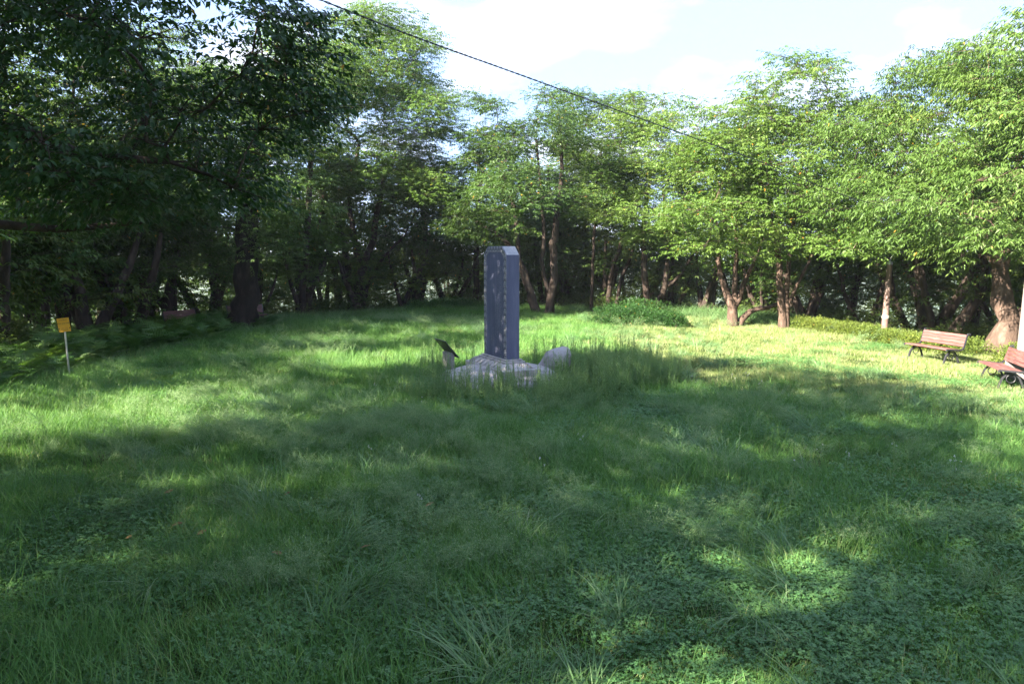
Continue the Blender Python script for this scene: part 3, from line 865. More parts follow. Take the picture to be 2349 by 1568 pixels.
def t_lawn(seed, hmin, hmax, n=190, r=.36, mat='grass'):
    rng = np.random.RandomState(seed)
    b = disc(rng, n, r); comb = rng.uniform(0, 6.28)
    az = np.where(rng.rand(n) < .5, comb+rng.normal(0, .6, n), rng.uniform(0, 6.28, n))
    return mk_mesh('lawn_form', *[x for x in (lambda q: (q[0], q[1]))(blades(rng, b, rng.uniform(hmin, hmax, n), rng.uniform(.004, .0085, n), az, rng.uniform(.05, .6, n), rng.uniform(.2, 1.3, n), 3))], M[mat],
                   blades(np.random.RandomState(seed), b, np.ones(n), np.ones(n), az, np.zeros(n), np.zeros(n), 3)[2])
def t_long(seed, n=56, Lm=.40, mat='long', r=.09, comb=True, w=.0075):
    rng = np.random.RandomState(seed)
    b = disc(rng, n, r)
    a0 = 0.0
    az = a0 + rng.normal(0, .6, n) if comb else rng.uniform(0, 6.28, n)
    L = Lm*rng.uniform(.5, 1.2, n)
    q = blades(rng, b, L, rng.uniform(w*.6, w*1.3, n), az, rng.uniform(.25, .85, n), rng.uniform(.9, 1.9, n), 5)
    return mk_mesh('tuft_form', q[0], q[1], M[mat], q[2])
def t_clover(seed, n=190, r=.3, s=.0105):
    rng = np.random.RandomState(seed)
    b = disc(rng, n, r); h = rng.uniform(.03, .095, n)
    c = b + np.stack([rng.normal(0, .01, n), rng.normal(0, .01, n), h], 1)
    nr = nrmz(np.array([0, 0, 1.0]) + rng.normal(0, .28, (n, 3)))
    t0 = nrmz(np.cross(nr, rng.normal(0, 1, (n, 3)))); t1 = np.cross(nr, t0)
    sz = s*rng.uniform(.7, 1.4, n)
    Vs = []; loc = np.array([(0, 0, 0), (-.62, .75, .12), (-.42, 1.35, .02), (0, 1.2, -.05), (.42, 1.35, .02), (.62, .75, .12)])
    Fl = np.array([[0, 1, 2], [0, 2, 3], [0, 3, 4], [0, 4, 5]])
    for k in range(3):
        a = k*2*math.pi/3
        rot = np.array([[math.cos(a), -math.sin(a)], [math.sin(a), math.cos(a)]])
        xy = loc[:, :2] @ rot.T
        v = c[:, None, :] + sz[:, None, None]*(xy[None, :, 0:1]*t0[:, None, :] + xy[None, :, 1:2]*t1[:, None, :] + loc[None, :, 2:3]*nr[:, None, :])
        Vs.append(v)
    V = np.stack(Vs, 1).reshape(-1, 3)
    i = np.arange(n*3)*6
    Fc = (i[:, None, None] + Fl[None]).reshape(-1, 3)
    rn = np.repeat(rng.rand(n)*.98, 18)
    nb = 26
    q = blades(rng, disc(rng, nb, r), rng.uniform(.06, .16, nb), rng.uniform(.003, .005, nb), rng.uniform(0, 6.28, nb), rng.uniform(.1, .6, nb), rng.uniform(.3, 1.2, nb), 3)
    V, Fc, rn = cat([(V, Fc, rn), q])
    return mk_mesh('clover_form', V, Fc, M['clover'], rn)
def t_panicle(seed, n=34, H=.45, r=.16):
    rng = np.random.RandomState(seed)
    b = disc(rng, n, r); az = rng.normal(0, .9, n); L = H*rng.uniform(.7, 1.2, n)
    lean = rng.uniform(.15, .6, n); curl = rng.uniform(.4, 1.1, n)
    q = blades(rng, b, L, np.full(n, .0028), az, lean, curl, 5)
    # hair-fine side stalks with grains
    Vq = q[0].reshape(n, 11, 3)
    P0, P1, G = [], [], []
    for i in range(n):
        for s in range(16):
            t = rng.uniform(.42, 1.0)*5
            k = int(min(4, math.floor(t))); f = t-k
            a = Vq[i, 2*k]; e = Vq[i, 2*k+2] if k < 4 else Vq[i, 10]
            p = a*(1-f)+e*f
            d = rng.normal(0, 1, 3); d[2] = abs(d[2])*.6; d /= np.linalg.norm(d)
            l = .11*(1.25-t/5)*rng.uniform(.5, 1.2)
            P0.append(p); P1.append(p+d*l)
            for g in range(3): G.append(p+d*l*(g+1)/3 + rng.normal(0, .006, 3))
    P0 = np.array(P0); P1 = np.array(P1); m = len(P0)
    wv = nrmz(np.cross(P1-P0, rng.normal(0, 1, (m, 3))))*.0011
    V2 = np.stack([P0-wv, P0+wv, P1], 1).reshape(-1, 3); F2 = np.arange(m*3).reshape(-1, 3)
    G = np.array(G); g = len(G)
    a = nrmz(rng.normal(0, 1, (g, 3)))*.0048; c = nrmz(np.cross(a, rng.normal(0, 1, (g, 3))))*.0028
    V3 = np.stack([G-a, G+c, G+a, G-c], 1).reshape(-1, 3)
    j = np.arange(g)*4
    F3 = np.concatenate([np.stack([j, j+1, j+2], 1), np.stack([j, j+2, j+3], 1)])
    V, Fc, R = cat([(q[0], q[1], q[2]*.5), (V2, F2, np.full(m*3, .3)), (V3, F3, np.repeat(rng.rand(g)*.98, 4))])
    return mk_mesh('panicle_form', V, Fc, M['seed'], R)
def t_weed(seed, H=.85, n=5, r=.14, flower=True):
    rng = np.random.RandomState(seed)
    parts = []; fl = []
    for i in range(n):
        b = disc(rng, 1, r)[0]; h = H*rng.uniform(.65, 1.15)
        top = b + np.array([rng.normal(0, .07), rng.normal(0, .07), h])
        for a in (0, 1.57):
            w = np.array([math.cos(a), math.sin(a), 0])*.0028
            parts.append((np.array([b-w, b+w, top+w*.4, top-w*.4]), np.array([[0, 1, 2], [0, 2, 3]]), np.full(4, .4)))
        m = int(75*h)
        t = rng.uniform(.04, 1, m)
        P = b[None] + (top-b)[None]*t[:, None]
        az = rng.uniform(0, 6.28, m)
        parts.append(blades(rng, P, (.085*(1.15-t*.75))*rng.uniform(.7, 1.2, m), np.full(m, .014)*(1.1-.5*t), az, rng.uniform(.5, 1.1, m), rng.uniform(.2, .9, m), 3))
        # flowering top branchlets
        m2 = int(34*h)
        t2 = rng.uniform(.55, 1, m2)
        P2 = b[None] + (top-b)[None]*t2[:, None]
        az2 = rng.uniform(0, 6.28, m2); l2 = .13*(1.2-t2)*rng.uniform(.6, 1.3, m2)+.02
        q = blades(rng, P2, l2, np.full(m2, .0025), az2, rng.uniform(.3, .8, m2), rng.uniform(-.3, .3, m2), 2)
        parts.append(q)
        tips = q[0].reshape(m2, 5, 3)[:, 4]
        tips = np.repeat(tips, 3, 0) + rng.normal(0, .012, (m2*3, 3))
        g = len(tips)
        a = nrmz(rng.normal(0, 1, (g, 3)))*.004; c = nrmz(np.cross(a, rng.normal(0, 1, (g, 3))))*.0035
        j = np.arange(g)*4
        parts.append((np.stack([tips-a, tips+c, tips+a, tips-c], 1).reshape(-1, 3), np.concatenate([np.stack([j, j+1, j+2], 1), np.stack([j, j+2, j+3], 1)]), np.repeat(.6+.38*rng.rand(g), 4)))
    V, Fc, R = cat(parts)
    return mk_mesh('weed_form', V, Fc, M['weed'], R)
def t_fern(seed, nf=8, L=.7):
    rng = np.random.RandomState(seed); parts = []
    for i in range(nf):
        az = i*6.283/nf + rng.uniform(-.4, .4); l = L*rng.uniform(.7, 1.15); S_ = 14
        lean, curl = rng.uniform(.3, .8), rng.uniform(.7, 1.2)
        p = np.zeros(3); dh = np.array([math.cos(az), math.sin(az), 0]); sd = np.array([-math.sin(az), math.cos(az), 0])
        pts = [p]
        for s in range(S_):
            a = lean+curl*(s+.5)/S_
            p = p + l/S_*(math.sin(a)*dh + math.cos(a)*np.array([0, 0, 1.])); pts.append(p)
        pts = np.array(pts); crn = rng.rand()*.7
        w = sd*.003
        Vr = np.stack([pts-w, pts+w], 1).reshape(-1, 3)
        k = np.arange(S_)*2
        parts.append((Vr, np.concatenate([np.stack([k, k+1, k+3], 1), np.stack([k, k+3, k+2], 1)]), np.full(len(Vr), crn)))
        for s in range(2, S_+1):
            t = s/S_; pl = l*.36*math.sin(math.pi*min(1, (1-t)*.9+.12))*rng.uniform(.85, 1.1)
            fd = nrmz(pts[s]-pts[s-1])
            for sg in (-1, 1):
                d = nrmz(sd*sg + fd*.35 + np.array([0, 0, rng.uniform(-.25, .05)]))
                # pinna with lobes
                n_ = 5
                for q in range(n_):
                    u = q/n_; b0 = pts[s]+d*pl*u; b1 = pts[s]+d*pl*(u+1/n_); lw = pl*.16*(1-u)+.004
                    mid = (b0+b1)/2
                    parts.append((np.array([b0, mid+fd*lw, b1, mid-fd*lw]), np.array([[0, 1, 2], [0, 2, 3]]), np.full(4, min(.98, crn+rng.rand()*.28))))
    V, Fc, R = cat(parts)
    return mk_mesh('fern_form', V, Fc, M['fern'], R)
def t_bush(seed, R=.8, n=130, mat='under', ln=.075, wd=.04):
    rng = np.random.RandomState(seed)
    v = nrmz(rng.normal(0, 1, (n, 3))); v[:, 2] = np.abs(v[:, 2])
    rr_ = rng.rand(n, 1)**.5
    P = v*rr_*np.array([R, R, R*.95])*(.75+.5*vnoise(v[:, 0]*3+seed, v[:, 1]*3, 1, 7)[:, None]); P[:, 2] += .05
    V, Fc, rn = make_leaves(rng, P, v+rng.normal(0, .3, v.shape), rng.rand(n), 9, .26, ln, wd, .35)
    tp = []
    for i in range(26):
        q = P[i]; m_ = q*.5 + rng.normal(0, .06, 3)
        tp.append((np.array([[0, 0, -.2]+rng.normal(0, .05, 3), m_, q]), np.array([.012, .008, .003]), 3))
    bV, bF = tubes(tp)
    bF = np.concatenate([bF[:, [0, 1, 2]], bF[:, [0, 2, 3]]])
    me = mk_mesh('bush_form', np.concatenate([V, bV]), np.concatenate([Fc, bF+len(V)]), [M[mat], M['bark']], np.concatenate([rn, np.full(len(bV), .1)]))
    mi = np.zeros(len(me.polygons), np.int32); mi[len(Fc):] = 1
    me.polygons.foreach_set('material_index', mi)
    return me

R_ = np.random.RandomState(99)
def sample_area(n, x0, x1, y0, y1):
    return R_.uniform(x0, x1, n), R_.uniform(y0, y1, n)
def emit(x, y, tilt=.06, yaw=None, s=(.8, 1.2), nt=1, dz=0):
    n = len(x)
    z = gz(x, y)+dz
    yaw = R_.uniform(0, 6.283, n) if yaw is None else yaw
    rot = np.stack([R_.normal(0, tilt, n), R_.normal(0, tilt, n), yaw], 1)
    return np.stack([x, y, z], 1), rot, R_.uniform(s[0], s[1], n), R_.randint(0, nt, n)
def keep(x, y, prob):
    m = R_.rand(len(x)) < prob
    return x[m], y[m]
def frust(x, y, extra=2.5):
    return (np.abs(x) < .70*y + extra) & (y > 1.5)
def not_stele(x, y):
    u = (x+.236)*.893 + (y-16.17)*.45; v = -(x+.236)*.45 + (y-16.17)*.893
    return ((u/1.25)**2 + (v/1.05)**2 > 1) & ~((np.abs(u-1.5) < .42) & (np.abs(v) < .22))

# lawn: short grass everywhere in the clearing
x, y = sample_area(26000, -16, 18, 1.5, 41)
m = (rrf(x, y) < 1.2) & frust(x, y, 3) & not_stele(x, y)
x, y = x[m], y[m]
pr = np.where(y < 12, 1.0, np.where(y < 20, .75, .6))
x, y = keep(x, y, pr)
short = sstep(.35, .65, vnoise(x, y, 3.5, 5)*.6 + .4*sstep(2, 9, x))
P, rt, sc, ix = emit(x, y, s=(.8, 1.25), nt=3)
ix = np.where(R_.rand(len(x)) < short, R_.randint(0, 3, len(x)), R_.randint(3, 6, len(x)))
LAWN = [t_lawn(1, .05, .12), t_lawn(2, .05, .13), t_lawn(3, .04, .11), t_lawn(4, .10, .24, 150), t_lawn(5, .10, .28, 140), t_lawn(6, .12, .30, 130), t_lawn(7, .05, .12, mat='dry_lit'), t_lawn(8, .05, .14, mat='dry_lit')]
dry_litp = sstep(1.5, 5, x)*sstep(13, 18, y)*1.3 + .10  # straw spots, massed over the sunlit side as painted sunlight
ix = np.where(R_.rand(len(x)) < dry_litp*(.5+vnoise(x, y, 1.5, 61)), R_.randint(6, 8, len(x)), ix)
sc = sc*(.65 + .85*vnoise(x, y, .75, 62))*(1-.45*sstep(2.6, 1.6, np.hypot(x+.2, y-15.4)))
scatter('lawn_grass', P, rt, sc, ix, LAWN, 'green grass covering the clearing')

# clover and other low broad leaves
x, y = sample_area(15000, -14, 15, 2.5, 24)
nz = vnoise(x, y, 2.2, 11)*.6 + vnoise(x, y, .8, 12)*.4
near = sstep(10.5, 6.5, y)
rightp = np.exp(-(((x-2.8)/3.2)**2 + ((y-12.3)/1.6)**2))
pr = np.clip(sstep(.62, .42, nz)*near*1.2 + sstep(.55, .7, nz)*.25 + rightp*.8*sstep(.3, .5, nz), 0, 1)
pr = np.where(y < 7.6, np.clip(pr+.5*sstep(7.6, 5.8, y), 0, 1), pr)
m = frust(x, y, 2.5) & not_stele(x, y) & (rrf(x, y) < 1.05)
x, y = keep(x[m], y[m], pr[m]*.75)
P, rt, sc, ix = emit(x, y, s=(.85, 1.25), nt=4, dz=.03)
scatter('clover', P, rt, sc, ix, [t_clover(21), t_clover(22, n=150, s=.013), t_clover(23, n=170), t_clover(24, n=230, s=.0085)], 'low clover leaves spreading through the grass')

# long arching tufts
x, y = sample_area(15000, -14, 17, 2.5, 38)
nz = vnoise(x, y, 1.7, 21)*.5 + vnoise(x, y, .6, 22)*.5
rightlit = sstep(6.5, 10, x)*sstep(9, 12, y)
pr = sstep(.46, .64, nz)*(1-.8*rightlit)*np.where(y < 7.5, .5, 1.0)*(.55+.45*sstep(6, 2, x))
pr = np.where((y < 13) & (x < 2.5), np.maximum(pr, .16), pr)
m = frust(x, y) & not_stele(x, y) & (rrf(x, y) < 1.12)
x, y = keep(x[m], y[m], pr[m])
yaw = 6.283*vnoise(x, y, 3.0, 23)*1.6 + R_.normal(0, .6, len(x))
P, rt, sc, ix = emit(x, y, yaw=yaw, s=(.6, 1.3), nt=5)
sc = sc*(.7+.7*vnoise(x, y, 1.2, 24))
scatter('long_grass', P, rt, sc, ix, [t_long(31), t_long(32, 60, .46), t_long(33, 50, .32, w=.006), t_long(34, 50, .40, comb=False), t_long(35, 40, .52, w=.009)], 'long arching grass tufts lying over the lawn')

# pale seed haze
spots = [(at(460, 1040, 0.01), 0)]
def gp(px, py):
    d = ray(px, py); k = -CAM_H/d.z
    return d.x*k, d.y*k
hz = [(430, 1030, 1.0), (520, 1015, .8), (810, 1045, 1.1), (880, 1010, 1.0), (640, 1010, .7), (700, 1080, .7), (950, 990, .8), (1240, 1090, .9), (1300, 1130, .9), (1130, 1050, .7), (920, 745, 1.6), (990, 742, 1.6), (1050, 745, 1.2),
      (1040, 1150, .5), (960, 1260, .35), (1080, 1350, .25), (640, 1380, .3), (1560, 1010, .7), (1700, 955, .9), (1820, 940, .9), (1480, 1230, .3), (700, 800, 1.2), (620, 830, 1.0), (1250, 950, .5), (570, 900, .9), (330, 960, .7)]
xs, ys = [], []
for px, py, s_ in hz:
    cx_, cy__ = gp(px, py)
    n = int(11*s_)+3
    xs.append(cx_ + R_.normal(0, .55*s_+.25, n)); ys.append(cy__ + R_.normal(0, .45*s_+.2, n))
x, y = sample_area(120, -10, 12, 5, 30); m = frust(x, y); xs.append(x[m]); ys.append(y[m])
x = np.concatenate(xs); y = np.concatenate(ys)
m = not_stele(x, y) & (rrf(x, y) < 1.08); x, y = x[m], y[m]
P, rt, sc, ix = emit(x, y, s=(.75, 1.2), nt=4)
scatter('seed_grass', P, rt, sc, ix, [t_panicle(41), t_panicle(42, 28, .5), t_panicle(43, 38, .38), t_panicle(44, 30, .45, .24)], 'pale feathery seed heads of wild grass')

# tall feathery weeds round the stone turtle
x, y = sample_area(5200, -4.5, 5.5, 11.6, 20)
u = (x+.236)*.893 + (y-16.17)*.45; v = -(x+.236)*.45 + (y-16.17)*.893
e = np.sqrt(((x-.5)/2.6)**2 + ((y-15.2)/2.3)**2) + .5*(vnoise(x, y, .9, 31)-.5)
pr = sstep(1.12, .75, e)*.62
pr = np.maximum(pr, .75*sstep(1.3, .8, np.sqrt(((x-2.3)/1.35)**2 + ((y-16.6)/1.5)**2)+.3*(vnoise(x, y, .8, 32)-.5)))
m = not_stele(x, y)
x, y = keep(x[m], y[m], pr[m]*.66)
P, rt, sc, ix = emit(x, y, s=(.62, 1.05), nt=6)
front = (y < 15.4) & (np.abs(x+.2) < 1.9)
sc = np.where(front, sc*.76, sc)
WEED = [t_weed(51), t_weed(52, .95, 4), t_weed(53, .75, 6), t_weed(54, .85, 5), t_weed(55, .65, 6), t_weed(56, 1.0, 3)]
scatter('tall_weeds', P, rt, sc, ix, WEED, 'tall feathery green weeds growing round the stone turtle')
# scattered single weeds
x, y = sample_area(800, -9, 9, 5.0, 22)
m = frust(x, y, 0) & not_stele(x, y); x, y = keep(x[m], y[m], np.where(y[m] < 12, .35, .6))
P, rt, sc, ix = emit(x, y, s=(.3, .65), nt=6)
scatter('wild_herbs', P, rt, sc, ix, WEED, 'small leafy herbs standing in the grass')

def t_flower(seed, n=5):
    rng = np.random.RandomState(seed)
    b = disc(rng, n, .12); h = rng.uniform(.14, .26, n)
    top = b + np.stack([rng.normal(0, .02, n), rng.normal(0, .02, n), h], 1)
    g = np.repeat(top, 14, 0) + rng.normal(0, .007, (n*14, 3))
    a = nrmz(rng.normal(0, 1, (len(g), 3)))*.005; c = nrmz(np.cross(a, rng.normal(0, 1, (len(g), 3))))*.004
    j = np.arange(len(g))*4
    q1 = (np.stack([g-a, g+c, g+a, g-c], 1).reshape(-1, 3), np.concatenate([np.stack([j, j+1, j+2], 1), np.stack([j, j+2, j+3], 1)]), np.repeat(rng.rand(len(g))*.9, 4))
    w = np.array([.0015, 0, 0])
    q2 = (np.stack([b-w, b+w, top], 1).reshape(-1, 3), np.arange(n*3).reshape(-1, 3), np.full(n*3, .2))
    V, Fc, R = cat([q1, q2])
    return mk_mesh('flower_form', V, Fc, M['white'], R)
x, y = sample_area(22, -3, 6, 7, 17)
m = not_stele(x, y); x, y = x[m], y[m]
P, rt, sc, ix = emit(x, y, s=(.8, 1.2), nt=2)
scatter('white_flowers', P, rt, sc, ix, [t_flower(91, 3), t_flower(92, 2)], 'tiny white clover flowers dotted through the grass')

# tall reed grass along the sunny far edge, and rough grass along the whole edge
x, y = sample_area(9000, -14, 16, 18, 40)
rr = rrf(x, y)
px_ = 1174.5 + x/y*F
pr = sstep(.93, 1.0, rr)*sstep(1.16, 1.08, rr)*np.where((px_ > 1480) & (px_ < 1850), 1.0, .45)*np.where(px_ > 1850, .25, 1)
x, y = keep(x, y, pr)
P, rt, sc, ix = emit(x, y, s=(.7, 1.15), nt=3)
sc = sc*np.where((1174.5+x/y*F > 1500) & (1174.5+x/y*F < 1850), 1.35, 1.0)
scatter('edge_grass', P, rt, sc, ix, [t_long(61, 60, .55, r=.2, comb=False, w=.010), t_long(62, 55, .65, r=.22, comb=False, w=.011), t_long(63, 60, .45, r=.2, comb=False, w=.009)], 'rough tall grass along the edge of the clearing')

# ferns on the left
x, y = sample_area(2600, -19, -4.5, 14, 30)
px_ = 1174.5 + x/y*F
depth_e = rrf(x, y)
pr = sstep(.86, .93, depth_e + .07*(vnoise(x, y, 2, 41)-.5))*sstep(1.3, 1.15, depth_e)*sstep(640, 480, px_)
x, y = keep(x, y, np.clip(pr, 0, 1)*.85)
P, rt, sc, ix = emit(x, y, s=(.7, 1.15), nt=4)
scatter('fern_bed', P, rt, sc, ix, [t_fern(71), t_fern(72, 7, .8), t_fern(73, 9, .6), t_fern(74, 6, .75)], 'bed of green ferns along the shaded edge')

# undergrowth in the woods
th = R_.uniform(-.35, math.pi+.35, 950); rr = 1.10 + 1.1*R_.rand(950)**1.3
x = CX + RX*rr*np.cos(th); y = CY + RY*rr*np.sin(th)
px_ = 1174.5 + x/np.maximum(y, 1)*F
prob = np.where(rr < 1.17, .35, .9)*np.where(px_ < 470, .4, 1.0)
x, y = keep(x, y, prob)
rr = rrf(x, y)
P, rt, sc, ix = emit(x, y, s=(.55, 1.25), nt=4)
sc = sc*np.where(rr < 1.17, .65, np.where(rr < 1.3, 1.3, 1.9))
scatter('undergrowth', P, rt, sc, ix, [t_bush(81), t_bush(82, .95, 150), t_bush(83, .7, 110), t_bush(84, 1.1, 160)], 'dark leafy undergrowth below the trees')

# ------------------------------------------------------------------ shrubs, hedge
def leafy_thing(name, label, cat, spine, rx, rz, seed, mat, n, ln=.04, wd=.022, group=None):
    """a clipped or natural shrub: leaves packed on a lumpy rounded body along a spine of ground points"""
    rng = np.random.RandomState(seed)
    sp_ = np.array(spine, float); k = len(sp_)
    t = rng.rand(n)*(k-1); i = np.minimum(t.astype(int), k-2); f = t-i
    c = sp_[i]*(1-f)[:, None] + sp_[i+1]*f[:, None]
    v = nrmz(rng.normal(0, 1, (n, 3))); v[:, 2] = np.abs(v[:, 2])
    q = rng.rand(n, 1)**.3
    lump = .78 + .42*vnoise(c[:, 0]*2+v[:, 0]*1.3, c[:, 1]*2+v[:, 1]*1.3, 1, seed % 17)
    P = np.stack([c[:, 0], c[:, 1], gz(c[:, 0], c[:, 1])], 1) + v*q*np.array([rx, rx, rz])*lump[:, None]
    crn = np.clip(.5 + .9*(vnoise(P[:, 0]*4, P[:, 1]*4+P[:, 2]*5, 1, 9)-.5), 0, 1)
    V, Fc, rn = make_leaves(rng, P, v+rng.normal(0, .3, v.shape)+[0, 0, .4], crn, 8, .10, ln, wd, .1)
    b = np.array([sp_[0][0], sp_[0][1], gz1(*sp_[0])])
    root = empty(name, tuple(b), label, cat, group)
    link('foliage', mk_mesh('foliage', V-b, Fc, M[mat], rn), root)
    tp = []
    for j in range(int(14*k)):
        p = P[rng.randint(n)]; g = np.array([p[0]+rng.normal(0, .08), p[1]+rng.normal(0, .08), 0]); g[2] = gz1(g[0], g[1])-.1
        tp.append((np.array([g, (g+p)/2+rng.normal(0, .03, 3), p])-b, np.array([.014, .009, .004]), 4))
    bV, bF = tubes(tp)
    link('stems', mk_mesh('stems', bV, bF, M['bark']), root)['kind'] = 'stuff'
    return root
def gpt(px, py, D):
    return (at(px, py, D).x, D)
leafy_thing('hedge', 'long sunlit yellow green hedge running behind the slatted bench', 'hedge',
            [gpt(1815, 760, 28.6), gpt(1900, 765, 27), gpt(2000, 780, 24.6), gpt(2090, 790, 22.8), gpt(2160, 800, 21.4), gpt(2235, 800, 20.2)], .5, .46, 301, 'hedge', 9500, .045, .026)
leafy_thing('shrub', 'yellow green shrub at the foot of the old gnarled tree', 'shrub',
            [(12.6, 18.6), (13.2, 18.0)], .5, .5, 302, 'hedge', 1500, .05, .03)
leafy_thing('shrub', 'small yellow leaved shrub beside the grey post at the edge', 'shrub', [(10.9, 14.9), (11.15, 14.6)], .26, .34, 303, 'hedge', 420, .06, .035)
leafy_thing('shrub', 'broad rounded dark green shrub, the tallest of the mound', 'shrub', [gpt(1400, 740, 30.6), gpt(1470, 740, 30.2)], 1.15, .78, 304, 'shrub', 4200, .05, .028)
leafy_thing('shrub', 'bluish green rounded shrub at the sunny end of the mound', 'shrub', [gpt(1505, 745, 29.6), gpt(1550, 748, 29.2)], .85, .66, 305, 'shrub', 2800, .05, .028)
leafy_thing('shrub', 'low green shrub at the back of the mound', 'shrub', [gpt(1440, 715, 33), gpt(1500, 715, 32.6)], 1.0, .75, 306, 'shrub', 2200, .06, .03)
leafy_thing('shrub', 'low dark green bush on the rise left of the stele', 'shrub', [gpt(960, 722, 34.5), gpt(1090, 722, 34.8)], 1.0, .5, 307, 'shrub', 3000, .05, .028)
leafy_thing('shrub', 'dark bush at the far end of the fern bed', 'shrub', [(-15.0, 21.5), (-14.6, 20.5)], 1.2, 1.3, 308, 'under', 3200, .06, .035)
leafy_thing('shrub', 'leafy shrub growing under the shaded bench', 'shrub', [(-12.2, 25.8), (-11.2, 27.2)], .55, .42, 309, 'fern', 1300, .05, .03)

# ------------------------------------------------------------------ stone materials
def granite(name, a, b, c, rough=.8, bump=.35):
    m, nt, out = new_mat(name)
    tc = nt.nodes.new('ShaderNodeTexCoord')
    n1 = nt.nodes.new('ShaderNodeTexNoise'); n1.inputs['Scale'].default_value = 220; n1.inputs['Detail'].default_value = 3
    n2 = nt.nodes.new('ShaderNodeTexNoise'); n2.inputs['Scale'].default_value = 3.2; n2.inputs['Detail'].default_value = 7
    mp = nt.nodes.new('ShaderNodeMapping'); mp.inputs['Scale'].default_value = (1.6, 1.6, .5)
    nt.links.new(tc.outputs['Object'], mp.inputs[0])
    nt.links.new(tc.outputs['Object'], n1.inputs['Vector']); nt.links.new(mp.outputs[0], n2.inputs['Vector'])
    r1 = ramp_node(nt, [(.35, a), (.5, b), (.65, c)]); nt.links.new(n1.outputs['Fac'], r1.inputs[0])
    r2 = ramp_node(nt, [(.3, (.55, .5, .5)), (.5, (1, 1, 1)), (.72, (1.0, .93, .82))]); nt.links.new(n2.outputs['Fac'], r2.inputs[0])
    mu = nt.nodes.new('ShaderNodeMix'); mu.data_type = 'RGBA'; mu.blend_type = 'MULTIPLY'; mu.inputs[0].default_value = 1
    nt.links.new(r1.outputs[0], mu.inputs[6]); nt.links.new(r2.outputs[0], mu.inputs[7])
    pb = nt.nodes.new('ShaderNodeBsdfPrincipled'); pb.inputs['Roughness'].default_value = rough
    nt.links.new(mu.outputs[2], pb.inputs['Base Color'])
    n3 = nt.nodes.new('ShaderNodeTexNoise'); n3.inputs['Scale'].default_value = 90; n3.inputs['Detail'].default_value = 4
    nt.links.new(tc.outputs['Object'], n3.inputs['Vector'])
    bp = nt.nodes.new('ShaderNodeBump'); bp.inputs['Strength'].default_value = bump; bp.inputs['Distance'].default_value = .006
    nt.links.new(n3.outputs['Fac'], bp.inputs['Height']); nt.links.new(bp.outputs[0], pb.inputs['Normal'])
    nt.links.new(pb.outputs[0], out.inputs[0])
    return m
M['granite'] = granite('pale_granite', (.24, .22, .22), (.36, .33, .33), (.46, .43, .42))
M['slate'] = solid_mat('dark_polished_stone', [(.3, (.052, .057, .098)), (.5, (.074, .080, .138)), (.7, (.108, .113, .178))], .6, 3.0, 8, .05, 60, .5, stretch=(2.2, 2.2, .28))
M['border'] = solid_mat('carved_border_stone', [(.3, (.20, .20, .23)), (.7, (.30, .30, .33))], .75, 12, 4, .3, 60)
M['groove'] = solid_mat('carved_lines', [(.3, (.05, .052, .065)), (.7, (.085, .085, .10))], .8, 12, 3, 0)
M['topstone'] = solid_mat('rough_sawn_stone', [(.3, (.22, .22, .24)), (.7, (.33, .33, .35))], .8, 30, 5, .3, 90)

# ------------------------------------------------------------------ stele on its turtle
TH = math.atan2(.45, .893)
ORG = (-.236, 16.17)
G0 = gz1(*ORG)
stele = empty('stone_stele', (ORG[0], ORG[1], .63), 'tall dark stone stele with carved scroll border standing on the turtle', 'stele', rotz=TH)
HU, HV, HS, CH, CZ = .15, .5675, 2.4, .20, .185
prof = [(-HV, 0), (HV, 0), (HV, HS-CZ), (HV-CH, HS), (-HV+CH, HS), (-HV, HS-CZ)]
b = bmesh.new()
f0 = [b.verts.new((-HU, v, z)) for v, z in prof]; f1 = [b.verts.new((HU, v, z)) for v, z in prof]
b.faces.new(f0); b.faces.new(list(reversed(f1)))
for i in range(6):
    j = (i+1) % 6
    fc = b.faces.new((f0[j], f0[i], f1[i], f1[j]))
    if i in (2, 3, 4): fc.material_index = 1
bmesh.ops.recalc_face_normals(b, faces=b.faces)
bmesh.ops.bevel(b, geom=b.edges[:], offset=.005, segments=1, affect='EDGES')
bm_obj('slab', b, [M['slate'], M['topstone']], stele)
# raised border frame on both broad faces
BW = .125
def inset(w):
    k = w*math.tan(rad(22.5)); k2 = w*.42
    return [(-HV+w, .0), (HV-w, .0), (HV-w, HS-CZ-k2), (HV-CH-k2, HS-w), (-HV+CH+k2, HS-w), (-HV+w, HS-CZ-k2)]
for sgn in (-1, 1):
    b = bmesh.new()
    xo = sgn*(HU+.006)
    o_ = inset(.008); i_ = inset(BW)
    ring = [1, 2, 3, 4, 5, 0]
    for a_, c_ in zip(ring[:-1], ring[1:]):
        vs = []
        for xx in (sgn*(HU-.003), xo):
            vs.append([b.verts.new((xx, *o_[a_])), b.verts.new((xx, *o_[c_])), b.verts.new((xx, *i_[c_])), b.verts.new((xx, *i_[a_]))])
        b.faces.new(vs[1]); b.faces.new(list(reversed(vs[0])))
        for q in range(4):
            b.faces.new((vs[0][q], vs[0][(q+1) % 4], vs[1][(q+1) % 4], vs[1][q]))
    bmesh.ops.recalc_face_normals(b, faces=b.faces)
    bm_obj('border', b, M['border'], stele)
